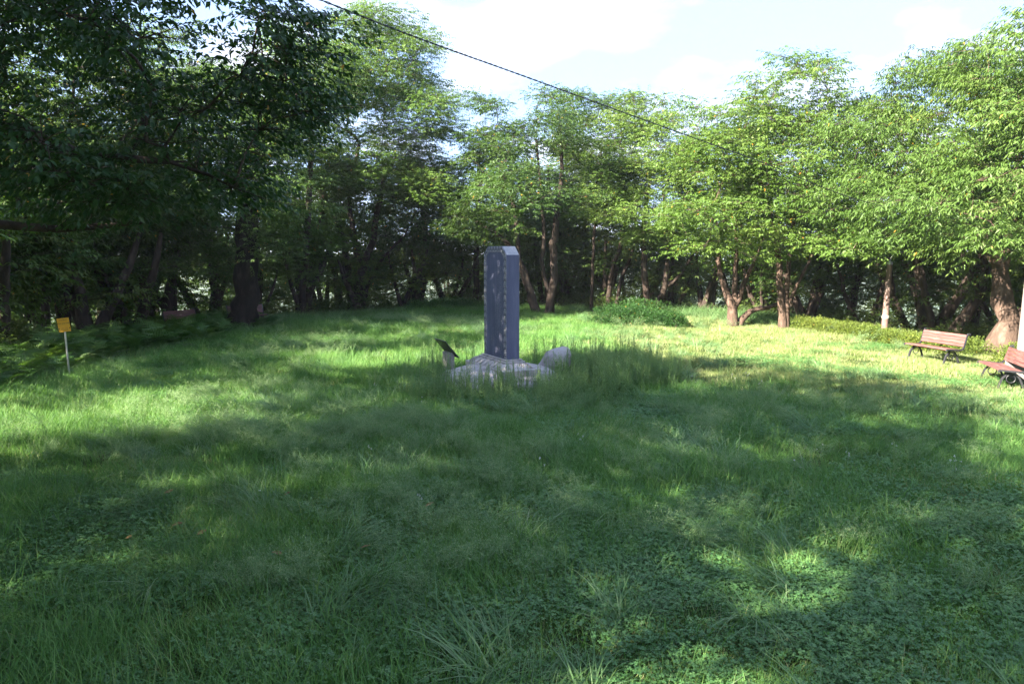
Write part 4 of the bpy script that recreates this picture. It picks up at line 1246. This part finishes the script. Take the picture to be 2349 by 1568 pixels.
# scroll motif: an almond outline with two curls inside, as a thin ribbon
def ribbon(paths2, w=.0085, h=.003):
    Vs, Fs = [], []; off = 0
    for p in paths2:
        p = np.array(p, float); d = nrmz(np.gradient(p, axis=0)); nn = np.stack([-d[:, 1], d[:, 0]], 1)
        L_, R2 = p+nn*w/2, p-nn*w/2
        n = len(p)
        V = np.concatenate([np.c_[np.full(n, -h), L_], np.c_[np.full(n, -h), R2], np.c_[np.zeros(n), L_], np.c_[np.zeros(n), R2]])
        i = np.arange(n-1)
        F4 = np.concatenate([np.stack([i, i+1, n+i+1, n+i], 1), np.stack([i, 2*n+i, 2*n+i+1, i+1], 1), np.stack([n+i, n+i+1, 3*n+i+1, 3*n+i], 1)])
        Vs.append(V); Fs.append(F4+off); off += len(V)
    return np.concatenate(Vs), np.concatenate(Fs)
def motif():
    a = np.linspace(0, 2*math.pi, 17)
    out = np.stack([.050*np.sin(a)*(1-.3*np.cos(a)), .062*np.cos(a)-.004], 1)
    pp = [out]
    for s in (-1, 1):
        t = np.linspace(0, 3.6*math.pi/2, 12); r = .023*(1-t/(t[-1]*1.25))
        pp.append(np.stack([s*(.022-r*np.cos(t)), -.012+r*np.sin(t)], 1))
    pp.append(np.array([(0, .0), (-.012, .02), (0, .038), (.012, .02), (0, .0)]))
    V, Fq = ribbon(pp)
    return mk_mesh('scroll_carving', V, Fq, M['groove'])
mo = motif()
def put_scroll(v, z, ang, sgn=-1):
    o = link('scroll_carving', mo, stele, (sgn*(HU+.006), v, z), (ang, 0, 0))
    return o
nz_ = 15
for sgn in (-1,):
    for k in range(nz_):
        z = .075 + k*(HS-CZ-.10)/(nz_-.5)
        put_scroll(HV-.066, z, math.pi/2*0 + (math.pi/2 if False else 0), sgn)
        put_scroll(-HV+.066, z, 0, sgn)
    for k in range(6):
        v = -HV+CH+.03 + k*(2*HV-2*CH-.06)/5
        put_scroll(v, HS-.066, 0, sgn)
    for s in (-1, 1):
        put_scroll(s*(HV-.125), HS-.15, s*rad(-43), sgn)
# faint carved characters in upright columns: short strokes cut in the face
rs = np.random.RandomState(8)
Vs, Fs = [], []; off = 0
cols = [(-.33, 1.95, .12), (-.27, 2.0, .1), (-.21, 1.98, .1), (-.15, 1.98, .16), (-.10, 1.3, .1), (-.04, 1.35, .45), (.10, .62, .2), (.17, .45, .2)]
for (v0, zt, zb) in cols:
    z = zt
    while z > zb:
        if rs.rand() < .9:
            for s in range(5):
                cx_, cz_ = v0+rs.uniform(-.013, .013), z+rs.uniform(-.013, .013)
                if rs.rand() < .5: w_, h_ = rs.uniform(.006, .013), .0016
                else: w_, h_ = .0016, rs.uniform(.006, .013)
                Vs += [(-.0, cx_-w_, cz_-h_), (0, cx_+w_, cz_-h_), (0, cx_+w_, cz_+h_), (0, cx_-w_, cz_+h_)]
                Fs.append([off, off+1, off+2, off+3]); off += 4
        z -= .042
o = link('inscription', mk_mesh('inscription', np.array(Vs), np.array(Fs), M['border']), stele, (-(HU+.0015), 0, 0))
o['kind'] = 'stuff'

turtle = empty('stone_turtle', (ORG[0], ORG[1], 0), 'pale granite turtle carrying the dark stele on its back', 'turtle statue', rotz=TH)
# shell
ns, nr = 56, 16
V = []
for i in range(nr+1):
    q = i/nr
    r = math.sin(q*math.pi/2)
    z = .46*math.cos(q*math.pi/2)**.6
    for j in range(ns):
        a = 2*math.pi*j/ns
        ca, sa = math.cos(a), math.sin(a)
        ex = 1.30*r*math.copysign(abs(ca)**.85, ca); ey = 1.12*r*math.copysign(abs(sa)**.85, sa)
        V.append((ex, ey, z + (.025*(1+math.cos(a*12)) if q > .9 else 0)))
for j in range(ns):
    a = 2*math.pi*j/ns; ca, sa = math.cos(a), math.sin(a)
    V.append((1.27*math.copysign(abs(ca)**.85, ca), 1.09*math.copysign(abs(sa)**.85, sa), -.15))
V = np.array(V)
i = (np.arange(nr+1)*ns)[:, None]; j = np.arange(ns)[None]; k = (j+1) % ns
q = np.stack([i+j, i+ns+j, i+ns+k, i+k], -1).reshape(-1, 4)
M['shell'] = granite('shell_granite', (.24, .22, .22), (.36, .33, .33), (.46, .43, .42), bump=.5)
nt = M['shell'].node_tree
vor = nt.nodes.new('ShaderNodeTexVoronoi'); vor.feature = 'DISTANCE_TO_EDGE'; vor.inputs['Scale'].default_value = 3.2; vor.inputs['Randomness'].default_value = .35
tc = nt.nodes.new('ShaderNodeTexCoord'); nt.links.new(tc.outputs['Object'], vor.inputs['Vector'])
cr = ramp_node(nt, [(0, (0, 0, 0)), (.08, (1, 1, 1))]); nt.links.new(vor.outputs['Distance'], cr.inputs[0])
bp2 = nt.nodes.new('ShaderNodeBump'); bp2.inputs['Distance'].default_value = .03; bp2.inputs['Strength'].default_value = .8
pb = next(n for n in nt.nodes if n.type == 'BSDF_PRINCIPLED'); bp1 = next(n for n in nt.nodes if n.type == 'BUMP' and n != bp2)
nt.links.new(cr.outputs[0], bp2.inputs['Height']); nt.links.new(bp2.outputs[0], bp1.inputs['Normal'])
link('shell', mk_mesh('shell', V, q, M['shell'], smooth=True), turtle)
# plinth slab, lotus pad and stepped course
bm_obj('plinth', box_bm((.90, 1.94, .235), .012), M['granite'], turtle, (0, 0, .3325))
def frustum(a0, b0, z0, a1, b1, z1):
    return loft([[(sx*a0/2, sy*b0/2, z0) for sx, sy in ((-1, -1), (1, -1), (1, 1), (-1, 1))],
                 [(sx*a1/2, sy*b1/2, z1) for sx, sy in ((-1, -1), (1, -1), (1, 1), (-1, 1))]])
b = frustum(.80, 1.82, .45, .46, 1.36, .548)
bmesh.ops.subdivide_edges(b, edges=b.edges[:], cuts=3, use_grid_fill=True)
bm_obj('lotus_pad', b, M['granite'], turtle)
bm_obj('step', box_bm((.50, 1.34, .045), .008), M['granite'], turtle, (0, 0, .5695))
bm_obj('step', box_bm((.41, 1.24, .039), .008), M['granite'], turtle, (0, 0, .611))
def petal_mesh():
    rings = []
    for t in np.linspace(0, 1, 8):
        w = .105*math.sin(math.pi*(.18+.66*t))**.7*(1 if t < .95 else .7)
        h = .030*math.sin(math.pi*(.1+.85*t))
        rings.append([(x_, .02-t*.21, .103*(1-t)+h*zz - .004) for x_, zz in ((-w, 0), (-w*.7, .8), (-w*.15, 1.15), (0, .92), (w*.15, 1.15), (w*.7, .8), (w, 0))])
    b = loft(rings)
    me = bpy.data.meshes.new('lotus_petal'); b.to_mesh(me); b.free(); me.materials.append(M['granite'])
    for p in me.polygons: p.use_smooth = True
    return me
pm = petal_mesh()
for k in range(8):
    v = -.72+k*.2057
    for s in (-1, 1):
        link('lotus_petal', pm, turtle, (s*.235, v, .452), (0, 0, s*math.pi/2))
for k in range(3):
    u_ = -.2+k*.2
    for s in (-1, 1):
        link('lotus_petal', pm, turtle, (u_, s*.70, .452), (0, 0, 0 if s < 0 else math.pi))
for su in (-1, 1):
    for sv in (-1, 1):
        link('lotus_petal', pm, turtle, (su*.26, sv*.72, .450), (0, 0, math.atan2(su, -sv)))
# head: neck rises from the shell edge and the blunt head looks ahead
def ell(cx_, cz_, wy, hz_, n=18, ex=.9, tilt=0):
    out = []
    for j in range(n):
        a = 2*math.pi*j/n; ca, sa = math.cos(a), math.sin(a)
        dz = hz_*math.copysign(abs(sa)**ex, sa)
        out.append((cx_ - dz*math.sin(tilt), wy*math.copysign(abs(ca)**ex, ca), cz_ + dz*math.cos(tilt)))
    return out
secs = [ell(.80, .16, .17, .13, tilt=.6), ell(1.00, .22, .165, .14, tilt=.7), ell(1.14, .32, .18, .17, tilt=.65), ell(1.27, .43, .225, .245, tilt=.32), ell(1.40, .455, .238, .265, tilt=.12), ell(1.52, .46, .232, .262, tilt=.0),
        ell(1.61, .455, .215, .25), ell(1.69, .45, .18, .235), ell(1.735, .44, .12, .19), ell(1.75, .43, .05, .10)]
b = loft(secs)
for v_ in b.verts:
    x_, y_, z_ = v_.co
    if x_ > 1.45 and z_ > .5: v_.co.z += .05*min(1, (x_-1.45)/.15)*(1 if x_ < 1.70 else .5)
    if x_ > 1.5 and z_ < .36: v_.co.x -= .04
bmesh.ops.subdivide_edges(b, edges=b.edges[:], cuts=1, use_grid_fill=True, smooth=.25)
head = bm_obj('head', b, M['granite'], turtle, smooth=True)
for s in (-1, 1):
    b = bmesh.new(); bmesh.ops.create_uvsphere(b, u_segments=14, v_segments=10, radius=.040)
    bmesh.ops.scale(b, vec=(1.15, .55, .85), verts=b.verts)
    bm_obj('eye', b, M['granite'], head, (1.585, s*.222, .545), (0, rad(15), 0), smooth=True)
    # brow ridge
    pts = [(1.585+.068*math.cos(a), s*.218, .545+.060*math.sin(a)) for a in np.linspace(-.4, math.pi+.3, 12)]
    V_, F_ = tubes([(np.array(pts), np.full(12, .014), 6)])
    link('brow', mk_mesh('brow', V_, F_, M['granite'], smooth=True), head)
    for kx in (1.40, 1.47):
        pts = [(kx+.02*math.sin(a*3), s*(.242-.035*abs(a-.4)), .48-.26*a) for a in np.linspace(0, 1, 8)]
        V_, F_ = tubes([(np.array(pts), np.full(8, .014), 6)])
        link('cheek_fold', mk_mesh('cheek_fold', V_, F_, M['granite'], smooth=True), head)
    pts = [(1.715-.02*a*8*.35, s*(.085+.13*a), .395+.03*a) for a in np.linspace(0, 1, 8)]
    V_, F_ = tubes([(np.array(pts), np.full(8, .008), 6)])
    link('mouth_line', mk_mesh('mouth_line', V_, F_, M['slate'], smooth=True), head)
for k in range(14):
    a = rs.uniform(.2, 2.9); x_ = rs.uniform(1.2, 1.55)
    b = bmesh.new(); bmesh.ops.create_circle(b, cap_ends=True, radius=.035, segments=8)
    bm_obj('scale', b, M['granite'], head, (x_, .2*math.cos(a), .46+.235*math.sin(a)), (-(a-math.pi/2)*-1, -.25, 0))
for su in (-1, 1):
    for sv in (-1, 1):
        rings = []
        for t in np.linspace(0, 1, 6):
            rings.append([(su*(.85+.42*t)+.13*(1-.3*t)*math.cos(a), sv*(.85+.18*t)+.15*(1-.2*t)*math.sin(a), .22*(1-t)**1.3 + .02) for a in np.linspace(0, 2*math.pi, 11)[:-1]])
        leg_ = loft(rings)
        bm_obj('foot', leg_, M['granite'], turtle, smooth=True)

# ------------------------------------------------------------------ tilted information board behind the turtle
M['board'] = solid_mat('dark_board', [(.3, (.018, .022, .024)), (.7, (.035, .04, .042))], .45, 8, 4, .1, 40)
ib = empty('information_board', (-1.52, 17.3, 0), 'low stone stand with a tilted dark board at the tail of the turtle', 'information board', rotz=TH)
bm_obj('pedestal', box_bm((.13, .46, .60), .01), M['granite'], ib, (.02, 0, .27))
bm_obj('board', box_bm((.52, .68, .03), .004), M['board'], ib, (-.03, 0, .67), (0, rad(50), 0))

# ------------------------------------------------------------------ benches
def wood_mat(name, c1, c2, c3):
    m, nt, out = new_mat(name)
    tc = nt.nodes.new('ShaderNodeTexCoord'); mp = nt.nodes.new('ShaderNodeMapping'); mp.inputs['Scale'].default_value = (1.2, 14, 14)
    oi = nt.nodes.new('ShaderNodeObjectInfo')
    nt.links.new(tc.outputs['Object'], mp.inputs[0])
    nt.links.new(oi.outputs['Random'], mp.inputs['Location'])
    nz = nt.nodes.new('ShaderNodeTexNoise'); nz.inputs['Scale'].default_value = 3; nz.inputs['Detail'].default_value = 8
    nt.links.new(mp.outputs[0], nz.inputs['Vector'])
    r = ramp_node(nt, [(.3, c1), (.5, c2), (.75, c3)]); nt.links.new(nz.outputs['Fac'], r.inputs[0])
    hs = nt.nodes.new('ShaderNodeHueSaturation')
    nt.links.new(math_node(nt, 'ADD', math_node(nt, 'MULTIPLY', oi.outputs['Random'], .3), .85), hs.inputs['Value'])
    nt.links.new(r.outputs[0], hs.inputs['Color'])
    pb = nt.nodes.new('ShaderNodeBsdfPrincipled'); pb.inputs['Roughness'].default_value = .65
    nt.links.new(hs.outputs[0], pb.inputs['Base Color'])
    bp = nt.nodes.new('ShaderNodeBump'); bp.inputs['Strength'].default_value = .4; bp.inputs['Distance'].default_value = .003
    nt.links.new(nz.outputs['Fac'], bp.inputs['Height']); nt.links.new(bp.outputs[0], pb.inputs['Normal'])
    nt.links.new(pb.outputs[0], out.inputs[0])
    return m
M['slat'] = wood_mat('reddish_slat', (.075, .028, .026), (.125, .050, .046), (.19, .095, .088))
M['iron'] = solid_mat('black_iron', [(.3, (.012, .012, .016)), (.7, (.03, .03, .035))], .42, 20, 4, .15, 60, .5)
LB = 1.36
def slat_mesh(w, th):
    b = box_bm((LB, w, th), .005)
    me = bpy.data.meshes.new('slat'); b.to_mesh(me); b.free(); me.materials.append(M['slat'])
    return me
seat_slat = slat_mesh(.118, .032)
back_slat = slat_mesh(.074, .026)
def arc(cx_, cz_, r, a0, a1, n):
    return [(0, cx_+r*math.cos(a), cz_+r*math.sin(a)) for a in np.linspace(a0, a1, n)]
def make_bench(loc, rz, label):
    root = empty('park_bench', loc, label, 'bench', rotz=rz)
    for k in range(4):
        link('seat_slat', seat_slat, root, (0, .20-k*.124, .455-.012*k))
    for k in range(4):
        zc = .545+k*.0775; yc = -.235-.27*(zc-.46)
        link('back_slat', back_slat, root, (0, yc, zc), (rad(90+15), 0, 0))
    for s in (-1, 1):
        xe = s*(LB/2+.012)
        prof_ = [(0, .275, .415), (0, .262, .457), (0, .15, .453), (0, -.12, .431), (0, -.215, .445), (0, -.262, .50), (0, -.295, .62), (0, -.33, .76), (0, -.365, .835), (0, -.405, .84), (0, -.42, .80)]
        fr = sweep_rect([Vector(p) for p in prof_], .034, .036)
        f = bm_obj('side_frame', fr, M['iron'], root, (xe, 0, 0))
        legs = [[(0, .235, .0), (0, .215, .12), (0, .16, .28), (0, .08, .375), (0, .0, .41)],
                [(0, -.255, .0), (0, -.225, .12), (0, -.16, .28), (0, -.08, .375), (0, .0, .41)]]
        for lg in legs:
            bm_obj('leg', sweep_rect([Vector(p) for p in lg], .04, .036), M['iron'], root, (s*(LB/2-.10), 0, 0))
        V_, F_ = tubes([(np.array(arc(0, .2, .085, 0, 2*math.pi, 17)), np.full(17, .011), 6)])
        link('leg_scroll', mk_mesh('leg_scroll', V_, F_, M['iron'], smooth=True), root, (s*(LB/2-.10), 0, .07))
    bm_obj('crossbar', box_bm((LB-.2, .03, .03), .003), M['iron'], root, (0, 0, .395))
    return root
# facing direction f -> local +Y ; rz = angle turning +Y to f
def face(fx, fy): return math.atan2(-fx, fy)
def zb(x, y): return (x, y, gz1(x, y)-.02)
make_bench(zb(11.0, 19.15), face(-.965, -.25), 'sunlit reddish slatted bench with black curved frame in front of the hedge')
make_bench(zb(10.72, 16.0), face(-.96, .28), 'slatted bench in dappled light below the old gnarled tree')
make_bench(zb(-11.75, 26.55), face(.90, -.42), 'shaded dark bench standing clear beside the fern bed')
make_bench(zb(-10.35, 28.9), face(.62, -.78), 'shaded dark bench half hidden behind the thick black trunk')

# ------------------------------------------------------------------ yellow sign
M['yellow'] = solid_mat('yellow_plate', [(.3, (.62, .30, .012)), (.7, (.70, .36, .02))], .5, 6, 3, 0)
M['blackprint'] = solid_mat('black_print', [(.3, (.02, .02, .02)), (.7, (.03, .03, .03))], .6, 6, 2, 0)
M['redprint'] = solid_mat('brown_print', [(.3, (.30, .06, .02)), (.7, (.34, .08, .02))], .6, 6, 2, 0)
M['steel'] = solid_mat('steel_pipe', [(.3, (.35, .35, .36)), (.7, (.5, .5, .5))], .35, 14, 3, .05, 40, metal=.85)
sx, sy = gp(160, 862)
sg = empty('location_sign', (sx, sy, gz1(sx, sy)), 'yellow location number sign on a steel post in the ferns', 'sign', rot=(0, rad(-1.5), rad(14)))
V_, F_ = tubes([(np.array([(0, 0, -.2), (0, 0, .6), (0, 0, 1.38)]), np.array([.022, .022, .022]), 14)])
link('post', mk_mesh('post', V_, F_, M['steel'], smooth=True), sg)
pl = bm_obj('plate', box_bm((.255, .012, .325), .004), M['yellow'], sg, (0, -.034, 1.28), (0, rad(-5), 0))
def text(body, size, x_, z_, mat, parent, name='lettering'):
    cu = bpy.data.curves.new(name, 'FONT'); cu.body = body; cu.size = size; cu.align_x = 'CENTER'; cu.align_y = 'CENTER'; cu.extrude = .0006
    cu.materials.append(mat)
    o = bpy.data.objects.new(name, cu); C.objects.link(o)
    bpy.context.view_layer.update()
    me = bpy.data.meshes.new_from_object(o.evaluated_get(bpy.context.evaluated_depsgraph_get()))
    bpy.data.objects.remove(o)
    if not me.materials: me.materials.append(mat)
    o = bpy.data.objects.new(name, me); C.objects.link(o); o.parent = parent
    o.location = (x_, -.0075, z_); o.rotation_euler = (math.pi/2, 0, 0)
    return o
text('국가지점번호', .032, 0, .115, M['blackprint'], pl)
text('다바 3346 0284', .040, 0, .035, M['blackprint'], pl)
text('119 · 112', .040, .0, -.075, M['redprint'], pl)
bm_obj('rule_line', box_bm((.15, .001, .004)), M['blackprint'], pl, (0, -.0068, -.108))
bm_obj('rule_line', box_bm((.15, .001, .004)), M['blackprint'], pl, (0, -.0068, -.124))
for s in (-1, 1):
    bm_obj('emblem', box_bm((.018, .001, .028), .0004), M['blackprint'], pl, (s*.112, -.0068, -.08))
for dz in (-.1, .1):
    bm_obj('bracket', box_bm((.07, .018, .02), .003), M['steel'], pl, (0, .016, dz))

# ------------------------------------------------------------------ posts and cable
M['post'] = solid_mat('weathered_post', [(.3, (.09, .058, .05)), (.5, (.15, .10, .088)), (.75, (.22, .165, .15))], .8, 5, 7, .3, 20, stretch=(1, 1, .4))
M['concrete'] = solid_mat('concrete_pole', [(.3, (.12, .10, .095)), (.7, (.19, .165, .155))], .85, 6, 6, .3, 40)
M['cable'] = solid_mat('black_cable', [(.3, (.012, .012, .018)), (.7, (.02, .02, .03))], .5, 10, 2, 0)
px0, py0 = 12.75, 25.2
zp = gz1(px0, py0)
lp = empty('lamp_post', (px0, py0, zp), 'slim weathered wooden post with a white band rising out of the hedge', 'post', rot=(rad(0), rad(1.2), 0))
V_, F_ = tubes([(np.array([(0, 0, -.3), (0, 0, 1.2), (0, 0, 2.55)]), np.array([.115, .10, .085]), 18)])
link('shaft', mk_mesh('shaft', V_, F_, M['post'], smooth=True), lp)
V_, F_ = tubes([(np.array([(0, 0, .70), (0, 0, .80)]), np.array([.112, .111]), 18)])
link('band', mk_mesh('band', V_, F_, M['white'], smooth=True), lp)
V_, F_ = tubes([(np.array([(0, 0, 2.52), (0, 0, 2.60), (0, 0, 2.63)]), np.array([.095, .09, .03]), 18)])
link('cap', mk_mesh('cap', V_, F_, M['steel'], smooth=True), lp)
for z_ in (.74, 1.6):
    V_, F_ = tubes([(np.array([(-.17 if z_ > 1 else .08, -.03, z_), (-.08 if z_ > 1 else .15, -.03, z_)]), np.array([.012, .012]), 6)])
    link('bolt', mk_mesh('bolt', V_, F_, M['steel']), lp)
V_, F_ = tubes([(np.array([(0, 0, 2.6), (.05, 0, 2.8), (.2, 0, 2.93), (.42, 0, 2.95)]), np.array([.022, .02, .018, .016]), 8)])
link('arm', mk_mesh('arm', V_, F_, M['steel'], smooth=True), lp)
V_, F_ = tubes([(np.array([(.42, 0, 3.0), (.43, 0, 2.97), (.44, 0, 2.90)]), np.array([.04, .13, .17]), 14)])
link('lamp_shade', mk_mesh('lamp_shade', V_, F_, M['iron'], smooth=True), lp)

ux, uy = 11.88, 17.1
up_ = empty('utility_pole', (ux, uy, gz1(ux, uy)), 'pale concrete pole at the edge behind the bench in dappled light', 'pole', rot=(0, rad(1.5), 0))
V_, F_ = tubes([(np.array([(0, 0, -.3), (0, 0, 3), (0, 0, 6.2)]), np.array([.11, .10, .09]), 22)])
link('shaft', mk_mesh('shaft', V_, F_, M['concrete'], smooth=True), up_)
wp = empty('utility_pole', (17.55, 25.1, gz1(17.55, 25.1)), 'tall dark wooden pole carrying the cable among the trees', 'pole')
V_, F_ = tubes([(np.array([(0, 0, -.3), (0, 0, 3), (0, 0, 5.6)]), np.array([.13, .12, .10]), 16)])
link('shaft', mk_mesh('shaft', V_, F_, M['post'], smooth=True), wp)
bx = empty('concrete_block', (11.45, 16.35, gz1(11.45, 16.35)), 'pale concrete block beside the pole behind the bench', 'block', rotz=.3)
bm_obj('block', box_bm((.55, .5, .55), .02, 2), M['concrete'], bx, (0, 0, .25))

# twisted black cable strung over the clearing
A = np.array([-9.5, 6.4, 7.9]); B = np.array([17.45, 25.0, 4.35])
k1 = at(740, 2, 9.0); k2 = at(1235, 187, 12.0); k3 = at(1720, 362, 16.5); k4 = at(2048, 476, 20.5)
P0 = np.array(k1) + (np.array(k1)-np.array(k2))*1.6 + np.array([0, 0, .25])
ctrl = [P0, np.array(k1), np.array(k2), np.array(k3), np.array(k4), B]
cpts = catmull(np.array([np.append(c_, 0) for c_ in ctrl]), .06)[:, :3]
tt = np.arange(len(cpts))*.06/.22*2*math.pi
d_ = nrmz(np.gradient(cpts, axis=0)); s_ = nrmz(np.cross(d_, [0, 0, 1.])); u2 = np.cross(s_, d_)
cb = empty('power_cable', tuple(cpts[0]), 'twisted black cable running from the near branches down across the sky', 'cable')
for ph in (0, math.pi):
    o_ = (np.cos(tt+ph)[:, None]*s_ + np.sin(tt+ph)[:, None]*u2)*.008
    V_, F_ = tubes([(cpts+o_, np.full(len(cpts), .0065), 6)])
    link('wire', mk_mesh('wire', V_-cpts[0], F_, M['cable'], smooth=True), cb)

# ------------------------------------------------------------------ fallen leaves
def leaf_single(mat):
    b = bmesh.new()
    pts = [(0, -.05, 0), (.022, -.02, .004), (.026, .01, .006), (.012, .04, .002), (0, .055, .0), (-.012, .04, .004), (-.026, .01, .008), (-.022, -.02, .004)]
    mid = b.verts.new((0, 0, -.002)); vs = [b.verts.new(p) for p in pts]
    for i in range(8): b.faces.new((mid, vs[i], vs[(i+1) % 8]))
    me = bpy.data.meshes.new('fallen_leaf'); b.to_mesh(me); b.free(); me.materials.append(mat); return me
M['fallen'] = solid_mat('fallen_leaf_brown', [(.3, (.12, .075, .025)), (.7, (.20, .13, .05))], .7, 20, 3, .2)
lm = leaf_single(M['fallen'])
rb = random.Random(4)
spots_ = [(390, 1172), (466, 1266), (660, 1178), (840, 1310), (300, 1280), (985, 1200), (640, 1330), (410, 1245)]
for (px, py) in spots_:
    x_, y_ = gp(px, py)
    o = link('fallen_leaf', lm, None, (x_, y_, gz1(x_, y_)+.16), (rb.uniform(-.5, .5), rb.uniform(-.5, .5), rb.uniform(0, 6)))
    tag(o, 'small brown fallen leaf lying on the shaded grass', 'leaf', 'fallen leaves on the grass')
bc = Vector((10.72, 16.0, gz1(10.72, 16.0)-.02)); br = Matrix.Rotation(face(-.96, .28), 3, 'Z')
for k in range(6):
    p = bc + br @ Vector((rb.uniform(-.45, .35), rb.uniform(-.1, .2), .434))
    o = link('fallen_leaf', lm, None, p, (0, 0, rb.uniform(0, 6)))
    tag(o, 'small brown fallen leaf lying on the bench seat in dappled light', 'leaf', 'fallen leaves on the bench')

# ------------------------------------------------------------------ air
HAZE = True
if HAZE:
    m, nt, out = new_mat('haze')
    pv = nt.nodes.new('ShaderNodeVolumePrincipled')
    pv.inputs['Color'].default_value = (.86, .92, 1, 1)
    pv.inputs['Density'].default_value = .0004
    pv.inputs['Anisotropy'].default_value = .3
    nt.links.new(pv.outputs[0], out.inputs['Volume'])
    b = box_bm((6400, 6400, 130))
    o = bm_obj('haze', b, m, None, (0, 0, -45))
    tag(o, kind='stuff')
